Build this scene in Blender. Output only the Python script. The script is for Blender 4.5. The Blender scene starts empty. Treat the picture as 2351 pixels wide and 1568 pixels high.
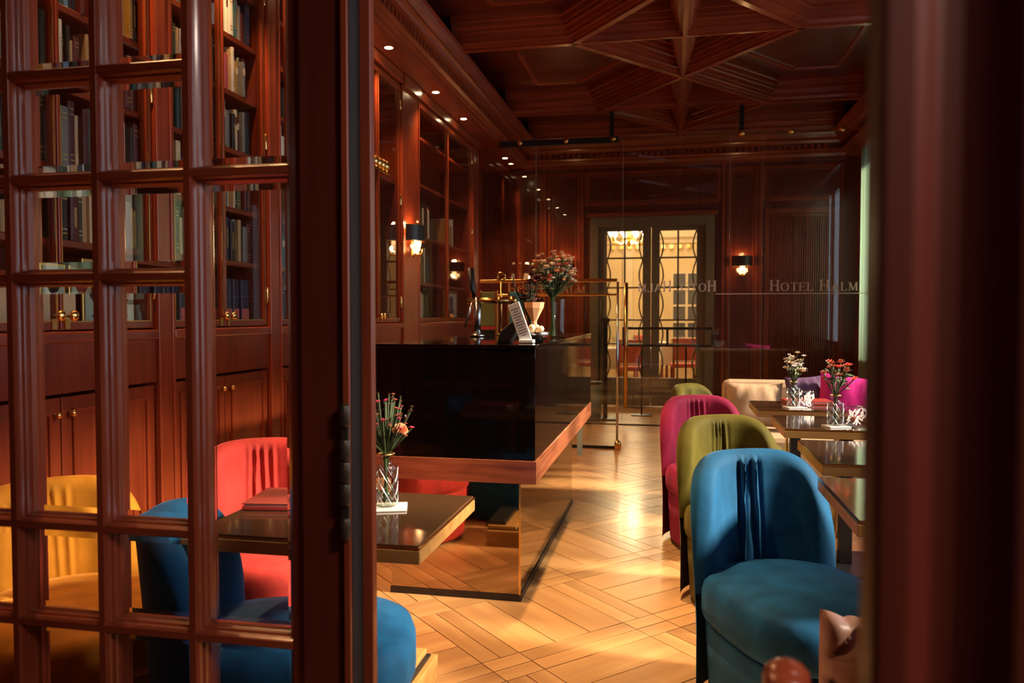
import bpy, math, random
from mathutils import Vector, Matrix
random.seed(7)
R = math.radians
sc = bpy.context.scene
C = sc.collection

# ------------------------------------------------------------------ camera, sky, sun, exposure
cam = bpy.data.cameras.new('camera'); cam_o = bpy.data.objects.new('camera', cam); C.objects.link(cam_o)
cam_o.location = (0, 0, 1.3)
cam_o.rotation_euler = (R(90 - 1.893), 0, R(11.557))
cam.sensor_fit = 'HORIZONTAL'; cam.sensor_width = 36; cam.lens = 36 * 1785 / 2351
cam.clip_start = 0.05
cam.dof.use_dof = True; cam.dof.focus_distance = 3.2; cam.dof.aperture_fstop = 4.0
sc.camera = cam_o

world = bpy.data.worlds.new('sky'); sc.world = world; world.use_nodes = True
wb = world.node_tree.nodes['Background']; wb.inputs[0].default_value = (0.72, 0.85, 1.0, 1); wb.inputs[1].default_value = 2.9

sun = bpy.data.lights.new('sun', 'SUN'); sun.energy = 19.0; sun.color = (1.0, 0.80, 0.56); sun.angle = R(9)
sun_o = bpy.data.objects.new('sun', sun); C.objects.link(sun_o)
sun_o.rotation_euler = Vector((-1.0, 0.08, -0.56)).to_track_quat('-Z', 'Y').to_euler()
sun_o.location = (6, 2, 4)

vs = sc.view_settings
vs.view_transform = 'Standard'; vs.look = 'None'; vs.gamma = 1; vs.use_curve_mapping = False
vs.exposure = 0.0
sc.cycles.transparent_max_bounces = 24
sc.cycles.sample_clamp_indirect = 6

# ------------------------------------------------------------------ materials
def nt(name):
    m = bpy.data.materials.new(name); m.use_nodes = True
    return m, m.node_tree.nodes, m.node_tree.links, m.node_tree.nodes['Principled BSDF']
def plain(name, col, rough=.5, metal=0, coat=0, sheen=0, emit=0, ecol=None, noise=0, nscale=40, spec=.5):
    m, n, l, b = nt(name)
    b.inputs['Base Color'].default_value = (*col, 1); b.inputs['Roughness'].default_value = rough
    b.inputs['Metallic'].default_value = metal; b.inputs['Coat Weight'].default_value = coat
    b.inputs['Coat Roughness'].default_value = .08; b.inputs['Specular IOR Level'].default_value = spec
    if sheen:
        b.inputs['Sheen Weight'].default_value = sheen; b.inputs['Sheen Roughness'].default_value = .35
        b.inputs['Sheen Tint'].default_value = (*[min(1, .25 + c * 1.5) for c in col], 1)
    if emit:
        b.inputs['Emission Color'].default_value = (*(ecol or col), 1); b.inputs['Emission Strength'].default_value = emit
    if noise:
        t = n.new('ShaderNodeTexNoise'); t.inputs['Scale'].default_value = nscale; t.inputs['Detail'].default_value = 4
        tc = n.new('ShaderNodeTexCoord'); l.new(tc.outputs['Object'], t.inputs['Vector'])
        r = n.new('ShaderNodeMixRGB'); r.blend_type = 'MULTIPLY'; r.inputs[0].default_value = noise
        r.inputs[1].default_value = (*col, 1); l.new(t.outputs[0], r.inputs[2]); l.new(r.outputs[0], b.inputs['Base Color'])
        bp = n.new('ShaderNodeBump'); bp.inputs['Strength'].default_value = .08; l.new(t.outputs[0], bp.inputs['Height']); l.new(bp.outputs[0], b.inputs['Normal'])
    return m
def wood(name, c1, c2, axis='Z', rough=.3, coat=.4, rand=0, fine=1.0, spec=.5):
    m, n, l, b = nt(name)
    tc = n.new('ShaderNodeTexCoord'); mp = n.new('ShaderNodeMapping'); l.new(tc.outputs['Object'], mp.inputs[0])
    s = [22 * fine, 22 * fine, 22 * fine]; s['XYZ'.index(axis)] = 1.3 * fine; mp.inputs['Scale'].default_value = s
    t = n.new('ShaderNodeTexNoise'); t.inputs['Scale'].default_value = 1; t.inputs['Detail'].default_value = 6; t.inputs['Distortion'].default_value = .6
    l.new(mp.outputs[0], t.inputs['Vector'])
    t2 = n.new('ShaderNodeTexNoise'); t2.inputs['Scale'].default_value = 2.2; t2.inputs['Detail'].default_value = 3; l.new(tc.outputs['Object'], t2.inputs['Vector'])
    cr = n.new('ShaderNodeValToRGB'); cr.color_ramp.elements[0].color = (*c1, 1); cr.color_ramp.elements[1].color = (*c2, 1)
    cr.color_ramp.elements[0].position = .32; cr.color_ramp.elements[1].position = .7
    mx = n.new('ShaderNodeMath'); mx.operation = 'MULTIPLY_ADD'; l.new(t2.outputs[0], mx.inputs[0]); mx.inputs[1].default_value = .5
    m2 = n.new('ShaderNodeMath'); m2.operation = 'MULTIPLY'; l.new(t.outputs[0], m2.inputs[0]); m2.inputs[1].default_value = .55
    l.new(m2.outputs[0], mx.inputs[2]); l.new(mx.outputs[0], cr.inputs[0])
    out = cr.outputs[0]
    if rand:
        oi = n.new('ShaderNodeObjectInfo'); hs = n.new('ShaderNodeHueSaturation'); ma = n.new('ShaderNodeMath'); ma.operation = 'MULTIPLY_ADD'
        l.new(oi.outputs['Random'], ma.inputs[0]); ma.inputs[1].default_value = rand; ma.inputs[2].default_value = 1 - rand / 2
        l.new(ma.outputs[0], hs.inputs['Value']); l.new(out, hs.inputs['Color']); out = hs.outputs[0]
    l.new(out, b.inputs['Base Color'])
    b.inputs['Roughness'].default_value = rough; b.inputs['Coat Weight'].default_value = coat; b.inputs['Coat Roughness'].default_value = .12
    b.inputs['Specular IOR Level'].default_value = spec
    bp = n.new('ShaderNodeBump'); bp.inputs['Strength'].default_value = .06; l.new(t.outputs[0], bp.inputs['Height']); l.new(bp.outputs[0], b.inputs['Normal'])
    return m
def thin_glass(name, tint=(1, 1, 1), ior=1.5, rough=0.0):
    m, n, l, b = nt(name); n.remove(b)
    tr = n.new('ShaderNodeBsdfTransparent'); tr.inputs[0].default_value = (*tint, 1)
    gl = n.new('ShaderNodeBsdfGlossy'); gl.inputs['Roughness'].default_value = rough
    fr = n.new('ShaderNodeFresnel'); ge = n.new('ShaderNodeNewGeometry'); mp = n.new('ShaderNodeMapRange'); mp.inputs['To Min'].default_value = ior; mp.inputs['To Max'].default_value = 1 / ior
    l.new(ge.outputs['Backfacing'], mp.inputs['Value']); l.new(mp.outputs[0], fr.inputs[0])
    mx = n.new('ShaderNodeMixShader'); l.new(fr.outputs[0], mx.inputs[0]); l.new(tr.outputs[0], mx.inputs[1]); l.new(gl.outputs[0], mx.inputs[2])
    l.new(mx.outputs[0], n['Material Output'].inputs[0])
    return m
def bevel_glass():
    m, n, l, b = nt('bevelled_glass'); n.remove(b)
    tr = n.new('ShaderNodeBsdfRefraction'); tr.inputs['IOR'].default_value = 1.12; tr.inputs['Roughness'].default_value = .0
    gl = n.new('ShaderNodeBsdfGlossy'); gl.inputs['Roughness'].default_value = .02
    mx = n.new('ShaderNodeMixShader'); mx.inputs[0].default_value = .06; l.new(tr.outputs[0], mx.inputs[1]); l.new(gl.outputs[0], mx.inputs[2])
    l.new(mx.outputs[0], n['Material Output'].inputs[0])
    return m
def velvet(name, col, rough=.75):
    m, n, l, b = nt(name)
    t = n.new('ShaderNodeTexNoise'); t.inputs['Scale'].default_value = 6; t.inputs['Detail'].default_value = 5
    tc = n.new('ShaderNodeTexCoord'); mp = n.new('ShaderNodeMapping'); mp.inputs['Scale'].default_value = (1.5, 1.5, .7); l.new(tc.outputs['Object'], mp.inputs[0]); l.new(mp.outputs[0], t.inputs['Vector'])
    cr = n.new('ShaderNodeValToRGB'); cr.color_ramp.elements[0].color = (*[c * .7 for c in col], 1); cr.color_ramp.elements[1].color = (*[min(1, c * 1.25) for c in col], 1)
    cr.color_ramp.elements[0].position = .35; cr.color_ramp.elements[1].position = .65
    l.new(t.outputs[0], cr.inputs[0]); l.new(cr.outputs[0], b.inputs['Base Color'])
    b.inputs['Roughness'].default_value = rough; b.inputs['Specular IOR Level'].default_value = .15
    b.inputs['Sheen Weight'].default_value = .55; b.inputs['Sheen Roughness'].default_value = .4
    b.inputs['Sheen Tint'].default_value = (*[min(1, .06 + c * 1.8) for c in col], 1)
    t3 = n.new('ShaderNodeTexNoise'); t3.inputs['Scale'].default_value = 14; l.new(tc.outputs['Object'], t3.inputs['Vector'])
    bp = n.new('ShaderNodeBump'); bp.inputs['Strength'].default_value = .12; bp.inputs['Distance'].default_value = .02; l.new(t3.outputs[0], bp.inputs['Height']); l.new(bp.outputs[0], b.inputs['Normal'])
    return m

W1, W2 = (.115, .016, .0055), (.30, .052, .016)
MAT = dict(
    wz=wood('mahogany_upright', W1, W2, 'Z'), wx=wood('mahogany_across', W1, W2, 'X'), wy=wood('mahogany_lengthwise', W1, W2, 'Y'),
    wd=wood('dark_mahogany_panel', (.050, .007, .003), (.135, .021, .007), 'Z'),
    door=wood('door_mahogany', (.17, .030, .011), (.34, .070, .026), 'Z', .32, .35), doorx=wood('door_mahogany_rail', (.17, .030, .011), (.34, .070, .026), 'X', .32, .35),
    near=wood('dark_door_mahogany', (.075, .010, .004), (.13, .019, .007), 'Z', .5, .05),
    oak=wood('oak_parquet', (.36, .18, .065), (.60, .345, .145), 'X', .30, .12, .35, .8),
    joint=plain('dark_joint', (.03, .012, .005), .7),
    black_glass=plain('black_lacquer', (.003, .002, .002), .05, 0, 0, spec=.22),
    base_mirror=plain('bronze_mirror', (.36, .27, .19), .04, 1),
    plinth=wood('striped_rosewood', (.10, .022, .010), (.36, .12, .055), 'Y', .3, .3, 0, 2.2), plinthx=wood('striped_rosewood_end', (.10, .022, .010), (.36, .12, .055), 'X', .3, .3, 0, 2.2),
    brass=plain('brass', (.80, .50, .17), .22, 1), steel=plain('steel', (.6, .62, .64), .18, 1), black=plain('black_metal', (.008, .008, .009), .4), iron=plain('hinge_iron', (.10, .09, .07), .4, .8),
    table=plain('polished_table_top', (.075, .038, .018), .08, 0, 1.0), edge=wood('table_edge_oak', (.22, .11, .03), (.42, .24, .08), 'X', .3, .3),
    glass=thin_glass('clear_glass'), pglass=thin_glass('partition_glass', (.97, .99, .98), 1.62), bevel=bevel_glass(), cglass=thin_glass('cabinet_glass', (.96, .97, .95), 1.45),
    edgeglass=plain('glass_edge', (.35, .5, .45), .15, 0, .5),
    white_letter=plain('white_lettering', (.96, .93, .90), .6), brass_letter=plain('brass_lettering', (.75, .42, .16), .35, .8),
    blue=velvet('blue_velvet', (.006, .070, .175)), yellow=velvet('yellow_velvet', (.42, .165, .012)), red=velvet('red_velvet', (.36, .030, .024)),
    olive=velvet('olive_velvet', (.066, .056, .005)), magenta=velvet('raspberry_velvet', (.23, .013, .055)),
    pink_cushion=velvet('pink_cushion', (.60, .025, .25)), purple_cushion=velvet('plum_cushion', (.10, .055, .12)), beige=plain('beige_linen', (.46, .31, .19), .85, noise=.4, nscale=30),
    leather=plain('blush_leather', (.42, .22, .16), .42, noise=.2, nscale=60),
    taupe=plain('taupe_paint', (.17, .135, .085), .5), cream=plain('cream_plaster', (.80, .62, .36), .7, noise=.15, nscale=3), ivory=plain('ivory_paint', (.75, .62, .42), .6), gilt=plain('gilt', (.9, .6, .2), .3, 1),
    linen=plain('white_linen', (.8, .76, .72), .8), stripe=plain('rose_upholstery', (.55, .12, .10), .8), halfloor=plain('hall_parquet', (.35, .2, .09), .35),
    curtain=None, dark=plain('dark_void', (.012, .006, .004), .8), paper=plain('paper', (.72, .74, .78), .7), ink=plain('ink', (.12, .13, .16), .7),
    bulb=plain('bulb_glow', (1, .7, .35), .5, emit=4.5, ecol=(1, .58, .24)), spot=plain('spot_glow', (1, .8, .5), .5, emit=45, ecol=(1, .72, .38)), crystal=plain('warm_crystal', (1, .8, .5), .2, emit=2.6, ecol=(1, .62, .25)),
    hallglow=plain('chandelier_glow', (1, .85, .55), .4, emit=14, ecol=(1, .78, .42)),
    vaseglass=thin_glass('vase_glass', (.86, .90, .86), 1.5, .05), crystalglass=thin_glass('cut_glass', (.92, .94, .95), 1.9, .12), amber=plain('amber_liquid', (.5, .25, .05), .2),
    stem=plain('stem_green', (.035, .06, .02), .7), leaf=plain('leaf_green', (.05, .09, .03), .6), pale_leaf=plain('pale_leaf', (.25, .30, .16), .6),
    coral=plain('coral_petal', (.80, .16, .12), .6), rose=plain('rose_petal', (.55, .06, .14), .6), peach=plain('peach_petal', (.85, .42, .22), .6), whitef=plain('white_petal', (.75, .70, .68), .6), rust=plain('rust_petal', (.45, .14, .08), .6), dried=plain('dried_flower', (.62, .48, .34), .7), darkleaf=plain('burgundy_leaf', (.06, .015, .015), .5),
    greenpanel=plain('olive_board', (.13, .13, .035), .5), tealpanel=plain('teal_board', (.03, .15, .14), .5), redpanel=plain('red_board', (.35, .03, .02), .5),
    mat_green=plain('pale_green_print', (.42, .52, .40), .6), cardboard=plain('tan_box', (.88, .60, .36), .7), menu=plain('red_leather', (.28, .03, .025), .4), cork=plain('marble_coaster', (.72, .70, .68), .3),
    bin=plain('grey_green_enamel', (.14, .15, .10), .4), grey=plain('grey_stone', (.10, .10, .11), .6), plaster=plain('lobby_plaster', (.25, .10, .06), .7), lamp_white=plain('added_lamp_glow', (1, .95, .9), .5, emit=9, ecol=(1, .86, .78)),
)
def curtain_mat():
    m, n, l, b = nt('sheer_curtain'); n.remove(b)
    d = n.new('ShaderNodeBsdfDiffuse'); d.inputs[0].default_value = (.66, .76, .66, 1); t = n.new('ShaderNodeBsdfTranslucent'); t.inputs[0].default_value = (.66, .78, .68, 1)
    mx = n.new('ShaderNodeMixShader'); mx.inputs[0].default_value = .6; l.new(d.outputs[0], mx.inputs[1]); l.new(t.outputs[0], mx.inputs[2]); l.new(mx.outputs[0], n['Material Output'].inputs[0])
    return m
MAT['curtain'] = curtain_mat()

# ------------------------------------------------------------------ mesh helpers
class MB:
    def __init__(s): s.v = []; s.f = []; s.mi = []
    def add(s, vs_, fs, mi=0):
        o = len(s.v); s.v += [tuple(p) for p in vs_]; s.f += [tuple(i + o for i in f) for f in fs]; s.mi += [mi] * len(fs); return s
    def box(s, x0, x1, y0, y1, z0, z1, mi=0):
        v = [(x, y, z) for z in (z0, z1) for y in (y0, y1) for x in (x0, x1)]
        return s.add(v, [(0, 2, 3, 1), (4, 5, 7, 6), (0, 1, 5, 4), (2, 6, 7, 3), (0, 4, 6, 2), (1, 3, 7, 5)], mi)
    def obox(s, c, size, rot=(0, 0, 0), mi=0):
        m = Matrix.Translation(c) @ (Matrix.Rotation(rot[2], 4, 'Z') @ Matrix.Rotation(rot[1], 4, 'Y') @ Matrix.Rotation(rot[0], 4, 'X'))
        a, b, d = size[0] / 2, size[1] / 2, size[2] / 2
        v = [m @ Vector((x, y, z)) for z in (-d, d) for y in (-b, b) for x in (-a, a)]
        return s.add(v, [(0, 2, 3, 1), (4, 5, 7, 6), (0, 1, 5, 4), (2, 6, 7, 3), (0, 4, 6, 2), (1, 3, 7, 5)], mi)
    def prism(s, poly, fn0, fn1, mi=0):           # poly of 2-D points, fn maps (a,b)->3-D at each end
        k = len(poly); v = [fn0(*p) for p in poly] + [fn1(*p) for p in poly]
        fs = [(i, (i + 1) % k, k + (i + 1) % k, k + i) for i in range(k)] + [tuple(range(k - 1, -1, -1)), tuple(range(k, 2 * k))]
        return s.add(v, fs, mi)
    def lathe(s, prof, c=(0, 0, 0), seg=16, mi=0, sx=1, sy=1, a0=0, a1=2 * math.pi):
        full = abs(a1 - a0 - 2 * math.pi) < 1e-6; n = seg if full else seg + 1; v = []
        for r, z in prof:
            for i in range(n):
                a = a0 + (a1 - a0) * i / seg; v.append((c[0] + r * math.cos(a) * sx, c[1] + r * math.sin(a) * sy, c[2] + z))
        fs = []
        for j in range(len(prof) - 1):
            for i in range(seg):
                p, q = i, (i + 1) % n
                fs.append((j * n + p, j * n + q, (j + 1) * n + q, (j + 1) * n + p))
        if full:
            if prof[0][0] > 1e-4: fs.append(tuple(range(n - 1, -1, -1)))
            if prof[-1][0] > 1e-4: fs.append(tuple((len(prof) - 1) * n + i for i in range(n)))
        return s.add(v, fs, mi)
    def tube(s, pts, r, seg=6, mi=0, r1=None):
        pts = [Vector(p) for p in pts]; v = []; k = len(pts)
        for j, p in enumerate(pts):
            d = (pts[min(j + 1, k - 1)] - pts[max(j - 1, 0)]).normalized()
            a = d.orthogonal().normalized() if abs(d.z) < .99 else Vector((1, 0, 0)); 
            if abs(d.z) < .99: a = d.cross(Vector((0, 0, 1))).normalized()
            b = d.cross(a).normalized(); rr = r if r1 is None else r + (r1 - r) * j / (k - 1)
            for i in range(seg):
                t = 2 * math.pi * i / seg; v.append(p + a * math.cos(t) * rr + b * math.sin(t) * rr)
        fs = [(j * seg + i, j * seg + (i + 1) % seg, (j + 1) * seg + (i + 1) % seg, (j + 1) * seg + i) for j in range(k - 1) for i in range(seg)]
        fs += [tuple(range(seg - 1, -1, -1)), tuple((k - 1) * seg + i for i in range(seg))]
        return s.add(v, fs, mi)
    def ball(s, c, r, sz=1, seg=8, rings=5, mi=0):
        return s.lathe([(max(1e-5, r * math.sin(math.pi * j / rings)), -r * sz * math.cos(math.pi * j / rings)) for j in range(rings + 1)], c, seg, mi)
    def grid(s, pts, closed_u=False, mi=0):       # pts[i][j]
        nu, nv = len(pts), len(pts[0]); v = [p for row in pts for p in row]
        fs = [(i * nv + j, ((i + 1) % nu) * nv + j, ((i + 1) % nu) * nv + j + 1, i * nv + j + 1) for i in range(nu if closed_u else nu - 1) for j in range(nv - 1)]
        return s.add(v, fs, mi)
    def mesh(s, name, mats):
        me = bpy.data.meshes.new(name); me.from_pydata(s.v, [], s.f)
        for m in (mats if isinstance(mats, (list, tuple)) else [mats]): me.materials.append(MAT[m] if isinstance(m, str) else m)
        me.polygons.foreach_set('material_index', s.mi); me.update(); return me
    def build(s, name, mats, parent=None, smooth=False, bevel=0, loc=None, rot=None, label=None, stuff=False):
        o = bpy.data.objects.new(name, s.mesh(name, mats)); C.objects.link(o)
        if parent: o.parent = parent
        if loc: o.location = loc
        if rot: o.rotation_euler = rot
        if smooth:
            for p in o.data.polygons: p.use_smooth = True
            if smooth == 'auto':
                o.data.set_sharp_from_angle(angle=R(35))
        if bevel:
            b = o.modifiers.new('bevel', 'BEVEL'); b.width = bevel; b.segments = 2; b.limit_method = 'ANGLE'; b.angle_limit = R(40)
        if label: o['label'] = label
        if stuff: o['kind'] = 'stuff'
        return o
def tag(o, label, cat, group=None):
    o['label'] = label; o['category'] = cat
    if group: o['group'] = group
    return o
def thing(name, label, cat, loc=(0, 0, 0), rz=0, group=None):
    o = bpy.data.objects.new(name, None); C.objects.link(o); o.location = loc; o.rotation_euler = (0, 0, rz); o.empty_display_size = .05
    return tag(o, label, cat, group)
def struct(name, loc=(0, 0, 0), label=None):
    o = bpy.data.objects.new(name, None); C.objects.link(o); o.location = loc; o['kind'] = 'structure'; o.empty_display_size = .05
    if label: o['label'] = label
    return o
def inst(src, name, parent, loc=(0, 0, 0), rot=(0, 0, 0), scale=None):
    o = bpy.data.objects.new(name, src.data if hasattr(src, 'data') and src.data else src); C.objects.link(o); o.parent = parent; o.location = loc; o.rotation_euler = rot
    if scale: o.scale = scale
    return o
def light(kind, name, loc, energy, col, size=.05, parent=None, rot=None, spot=None):
    L = bpy.data.lights.new(name, kind); L.energy = energy; L.color = col
    if kind == 'AREA': L.size = size
    else: L.shadow_soft_size = size
    if kind == 'SPOT': L.spot_size = spot; L.spot_blend = .7
    o = bpy.data.objects.new(name, L); C.objects.link(o); o.location = loc
    if rot: o.rotation_euler = rot
    if parent: o.parent = parent
    return o
ORD = ['first', 'second', 'third', 'fourth', 'fifth', 'sixth', 'seventh', 'eighth', 'ninth', 'tenth', 'eleventh', 'twelfth', 'thirteenth', 'fourteenth', 'fifteenth', 'sixteenth', 'seventeenth', 'eighteenth', 'nineteenth', 'twentieth'] + ['twenty-' + w for w in ('first', 'second', 'third', 'fourth', 'fifth', 'sixth', 'seventh', 'eighth', 'ninth')] + ['thirtieth', 'thirty-first', 'thirty-second']

XL, XR = -2.3, 2.42          # bookcase front plane, right wall plane
YD, YP, YB = 1.5, 7.58, 11.15   # door wall, glass partition, far wall

# ------------------------------------------------------------------ floor
fl = MB().box(-2.75, 2.75, -2.6, YB + .2, -.08, -.003).build('floor', 'joint'); fl['kind'] = 'structure'; fl['label'] = 'polished oak parquet floor laid in diagonal framed squares'
pitch, band = .70, .17
g = .002
square_w = (pitch - band)
pl_mesh = MB().box(-square_w / 2 + g, square_w / 2 - g, -square_w / 6 + g, square_w / 6 - g, -.003, 0).mesh('plank', 'oak')
st_mesh = MB().box(-square_w / 2 + g, square_w / 2 - g, -band / 4 + g, band / 4 - g, -.003, 0).mesh('plank', 'oak')
sq_mesh = MB().box(-band / 2 + g, band / 2 - g, -band / 4 + g, band / 4 - g, -.003, 0).mesh('plank', 'oak')
pieces = []
q45 = R(45); c45 = math.cos(q45)
for i in range(-14, 26):
    for j in range(-6, 30):
        u, v = i * pitch - 3, j * pitch - 5
        def w(a, b): return ((u + a) * c45 - (v + b) * c45, (u + a) * c45 + (v + b) * c45 + 3)
        x, y = w(0, 0)
        if not (-2.2 < x < 2.6 and 1.2 < y < YB + .3): continue
        alt = (i + j) % 2
        for k in (-1, 0, 1):
            off = k * square_w / 3
            pieces.append((pl_mesh, w(*((0, off) if alt else (off, 0))), q45 + (0 if alt else R(90))))
        for k in (-1, 1):
            pieces.append((st_mesh, w(0, pitch / 2 + k * band / 4), q45))
            pieces.append((st_mesh, w(pitch / 2 + k * band / 4, 0), q45 + R(90)))
            pieces.append((sq_mesh, w(pitch / 2, pitch / 2 + k * band / 4), q45))
pieces = [p for p in pieces if p[1][1] < YB and abs(p[1][0]) < 2.35]
def seen(p):
    x, y = p[1]; t = math.atan2(x, y)
    return -.45 < t < .30 and y > 2.3
pieces.sort(key=lambda p: (not seen(p), p[1][0] ** 2 + p[1][1] ** 2))
rest = MB()
for k, (me, (x, y), a) in enumerate(pieces):
    if k < 300:
        o = bpy.data.objects.new('plank', me); C.objects.link(o); o.parent = fl; o.location = (x, y, random.uniform(-.0004, .0004)); o.rotation_euler = (0, 0, a)
    else:
        m = Matrix.Translation((x, y, random.uniform(-.0004, 0))) @ Matrix.Rotation(a, 4, 'Z')
        rest.add([m @ vv.co for vv in me.vertices], [tuple(p.vertices) for p in me.polygons])
rest.build('parquet_field', 'oak', fl, stuff=True)

# ------------------------------------------------------------------ ceiling: beams, sunk panels, mouldings
ZB, ZT = 3.70, 3.96
CX = .10; HW = 2.04; HV = .96; PIT = 2.34; YC0 = 9.28 - PIT * 4
ce = MB().box(-2.75, 2.75, -2.6, 11.45, ZT, ZT + .08).build('ceiling', 'wd'); ce['kind'] = 'structure'; ce['label'] = 'coffered mahogany ceiling with pointed hexagonal panels'
PROF = [(.028, 0), (.028, .022), (.050, .024), (.058, .048), (.080, .050), (.080, .078), (.104, .080), (.112, .118), (.136, .122), (.136, .15), (.160, .154), (.168, .196), (.195, .200), (.195, ZT - ZB)]
def beam(p, q, mat, prof=PROF, name='ceiling_beam', zb=ZB, w=1.0):
    p, q = Vector((*p, 0)), Vector((*q, 0)); d = (q - p).normalized(); n = Vector((-d.y, d.x, 0))
    poly = [(a * w, b) for a, b in prof] + [(-a * w, b) for a, b in reversed(prof)]
    m = MB(); f0 = lambda a, b: p + n * a + Vector((0, 0, zb + b)); f1 = lambda a, b: q + n * a + Vector((0, 0, zb + b))
    m.prism(poly, f0, f1); return m.build(name, mat, ce)
beam((CX, YC0), (CX, 10.74), 'wy', w=.62)
beam((CX - HW, 10.78), (CX + HW, 10.78), 'wx')
SM = [(.018, 0), (.024, .012), (.03, .03)]
def insetpoly(pts, d):
    k = len(pts); out = []
    for i in range(k):
        a, b, c = Vector(pts[i - 1]), Vector(pts[i]), Vector(pts[(i + 1) % k])
        d1 = (b - a).normalized(); d2 = (c - b).normalized(); n1 = Vector((-d1.y, d1.x)); n2 = Vector((-d2.y, d2.x))
        bis = (n1 + n2).normalized(); out.append(tuple(b + bis * (d / max(.3, bis.dot(n1)))))
    return out
for k in range(5):
    yb = YC0 + k * PIT
    for s in (-1, 1):
        beam((CX + s * HW, yb), (CX + s * HV, yb), 'wx')
        beam((CX + s * HV, yb), (CX, yb), 'wx', w=.55)
        beam((CX + s * HV, yb), (CX, yb + PIT / 2), 'wx')
        if k < 4:
            beam((CX + s * HV, yb + PIT), (CX, yb + PIT / 2), 'wx')
            hexa = [(CX + s * HW, yb), (CX + s * HV, yb), (CX, yb + PIT / 2), (CX + s * HV, yb + PIT), (CX + s * HW, yb + PIT)]
            if s > 0: hexa = hexa[::-1]
            area = sum(hexa[i - 1][0] * hexa[i][1] - hexa[i][0] * hexa[i - 1][1] for i in range(5))
            if area < 0: hexa = hexa[::-1]
            inn = insetpoly(hexa, .42)
            MB().prism(insetpoly(hexa, .44), lambda a, b: (a, b, ZT - .012), lambda a, b: (a, b, ZT + .01)).build('ceiling_panel', 'wd', ce)
            for i in range(5): beam(inn[i - 1], inn[i], 'wx', SM, 'panel_moulding', ZT - .03)

for k in range(5):
    for yy in (YC0 + k * PIT, YC0 + (k + .5) * PIT): MB().lathe([(.034, .03), (.036, .004), (.028, -.005), (.001, -.007)], (CX, yy, ZB), 8).build('beam_boss', 'wz', ce)
# ------------------------------------------------------------------ cornices with dentils
CP = [(-.34, .0), (-.10, .0), (-.10, .015), (-.085, .02), (-.075, .05), (-.05, .06), (-.05, .075), (-.02, .095), (-.02, .11), (-.085, .112), (-.085, .165), (.0, .167), (.0, .174), (.02, .175), (.035, .20), (.06, .215), (.06, .235), (.09, .27), (.11, .30), (.12, .33), (-.34, .33)]
def cornice(name, x, ya, yb, sgn, lab):     # along Y; sgn +1: room lies at +X
    o = struct(name, label=lab); z0 = 3.39
    MB().prism(CP, lambda a, b: (x + sgn * a, ya, z0 + b), lambda a, b: (x + sgn * a, yb, z0 + b)).build('cornice', 'wy', o)
    return o
tl = cornice('trim_1', -1.98, -2.5, 11.1, 1, 'carved mahogany cornice above the bookcases')
tr_ = cornice('trim_2', 2.16, -2.5, 11.1, -1, 'mahogany cornice above the windows')
tb = struct('trim_3', label='carved mahogany cornice on the far wall')
MB().prism(CP, lambda a, b: (-2.3, 10.87 - a, 3.39 + b), lambda a, b: (2.4, 10.87 - a, 3.39 + b)).build('cornice', 'wx', tb)
dn = MB().box(-.03, .03, -.026, .026, -.0255, .0255).mesh('dentil', 'wz')
for k in range(80): o = bpy.data.objects.new('dentil', dn); C.objects.link(o); o.parent = tl; o.location = (-2.032, 4.3 + k * .083, 3.5285)
for k in range(48): o = bpy.data.objects.new('dentil', dn); C.objects.link(o); o.parent = tb; o.location = (-1.93 + k * .083, 10.922, 3.5285); o.rotation_euler = (0, 0, R(90))

# ------------------------------------------------------------------ walls
wl = MB().box(-2.85, -2.72, -2.6, YB + .1, 0, 4.0).build('wall_left', 'wz'); wl['kind'] = 'structure'
sof = MB().box(-2.72, -2.31, YD, 11.1, 3.392, 3.45).build('soffit', 'wy', wl)
WIN = [(1.62, 2.88), (3.04, 4.36), (4.52, 6.35), (9.0, 10.05)]; WZ0, WZ1 = .85, 3.28
wr = struct('wall_right', label='mahogany window wall on the right')
ys = [-2.6] + [v for w_ in WIN for v in w_] + [YB + .2]
for a, b in zip(ys[0::2], ys[1::2]): MB().box(XR, XR + .2, a, b, 0, 4.0).build('wall_pier', 'wz', wr)
for a, b in WIN:
    MB().box(XR, XR + .2, a, b, 0, WZ0).build('wall_apron', 'wx', wr); MB().box(XR, XR + .2, a, b, WZ1, 4.0).build('wall_header', 'wx', wr)
for i, (a, b) in enumerate(WIN):
    o = struct('window_%d' % (i + 1)); x0 = XR + .05
    f = MB(); f.box(x0, x0 + .07, a, a + .06, WZ0, WZ1); f.box(x0, x0 + .07, b - .06, b, WZ0, WZ1); f.box(x0, x0 + .07, a, b, WZ0, WZ0 + .06); f.box(x0, x0 + .07, a, b, WZ1 - .06, WZ1)
    f.build('window_frame', 'wz', o)
    m_ = (a + b) / 2
    MB().box(x0 + .01, x0 + .06, m_ - .02, m_ + .02, WZ0 + .06, WZ1 - .06).build('mullion', 'wz', o)
    for p0, p1 in ((a + .06, m_ - .02), (m_ + .02, b - .06)): MB().box(x0 + .03, x0 + .036, p0, p1, WZ0 + .06, WZ1 - .06).build('pane', 'glass', o)
    MB().box(XR - .06, XR + .05, a - .04, b + .04, WZ0 - .05, WZ0).build('window_sill', 'wy', o)

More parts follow.
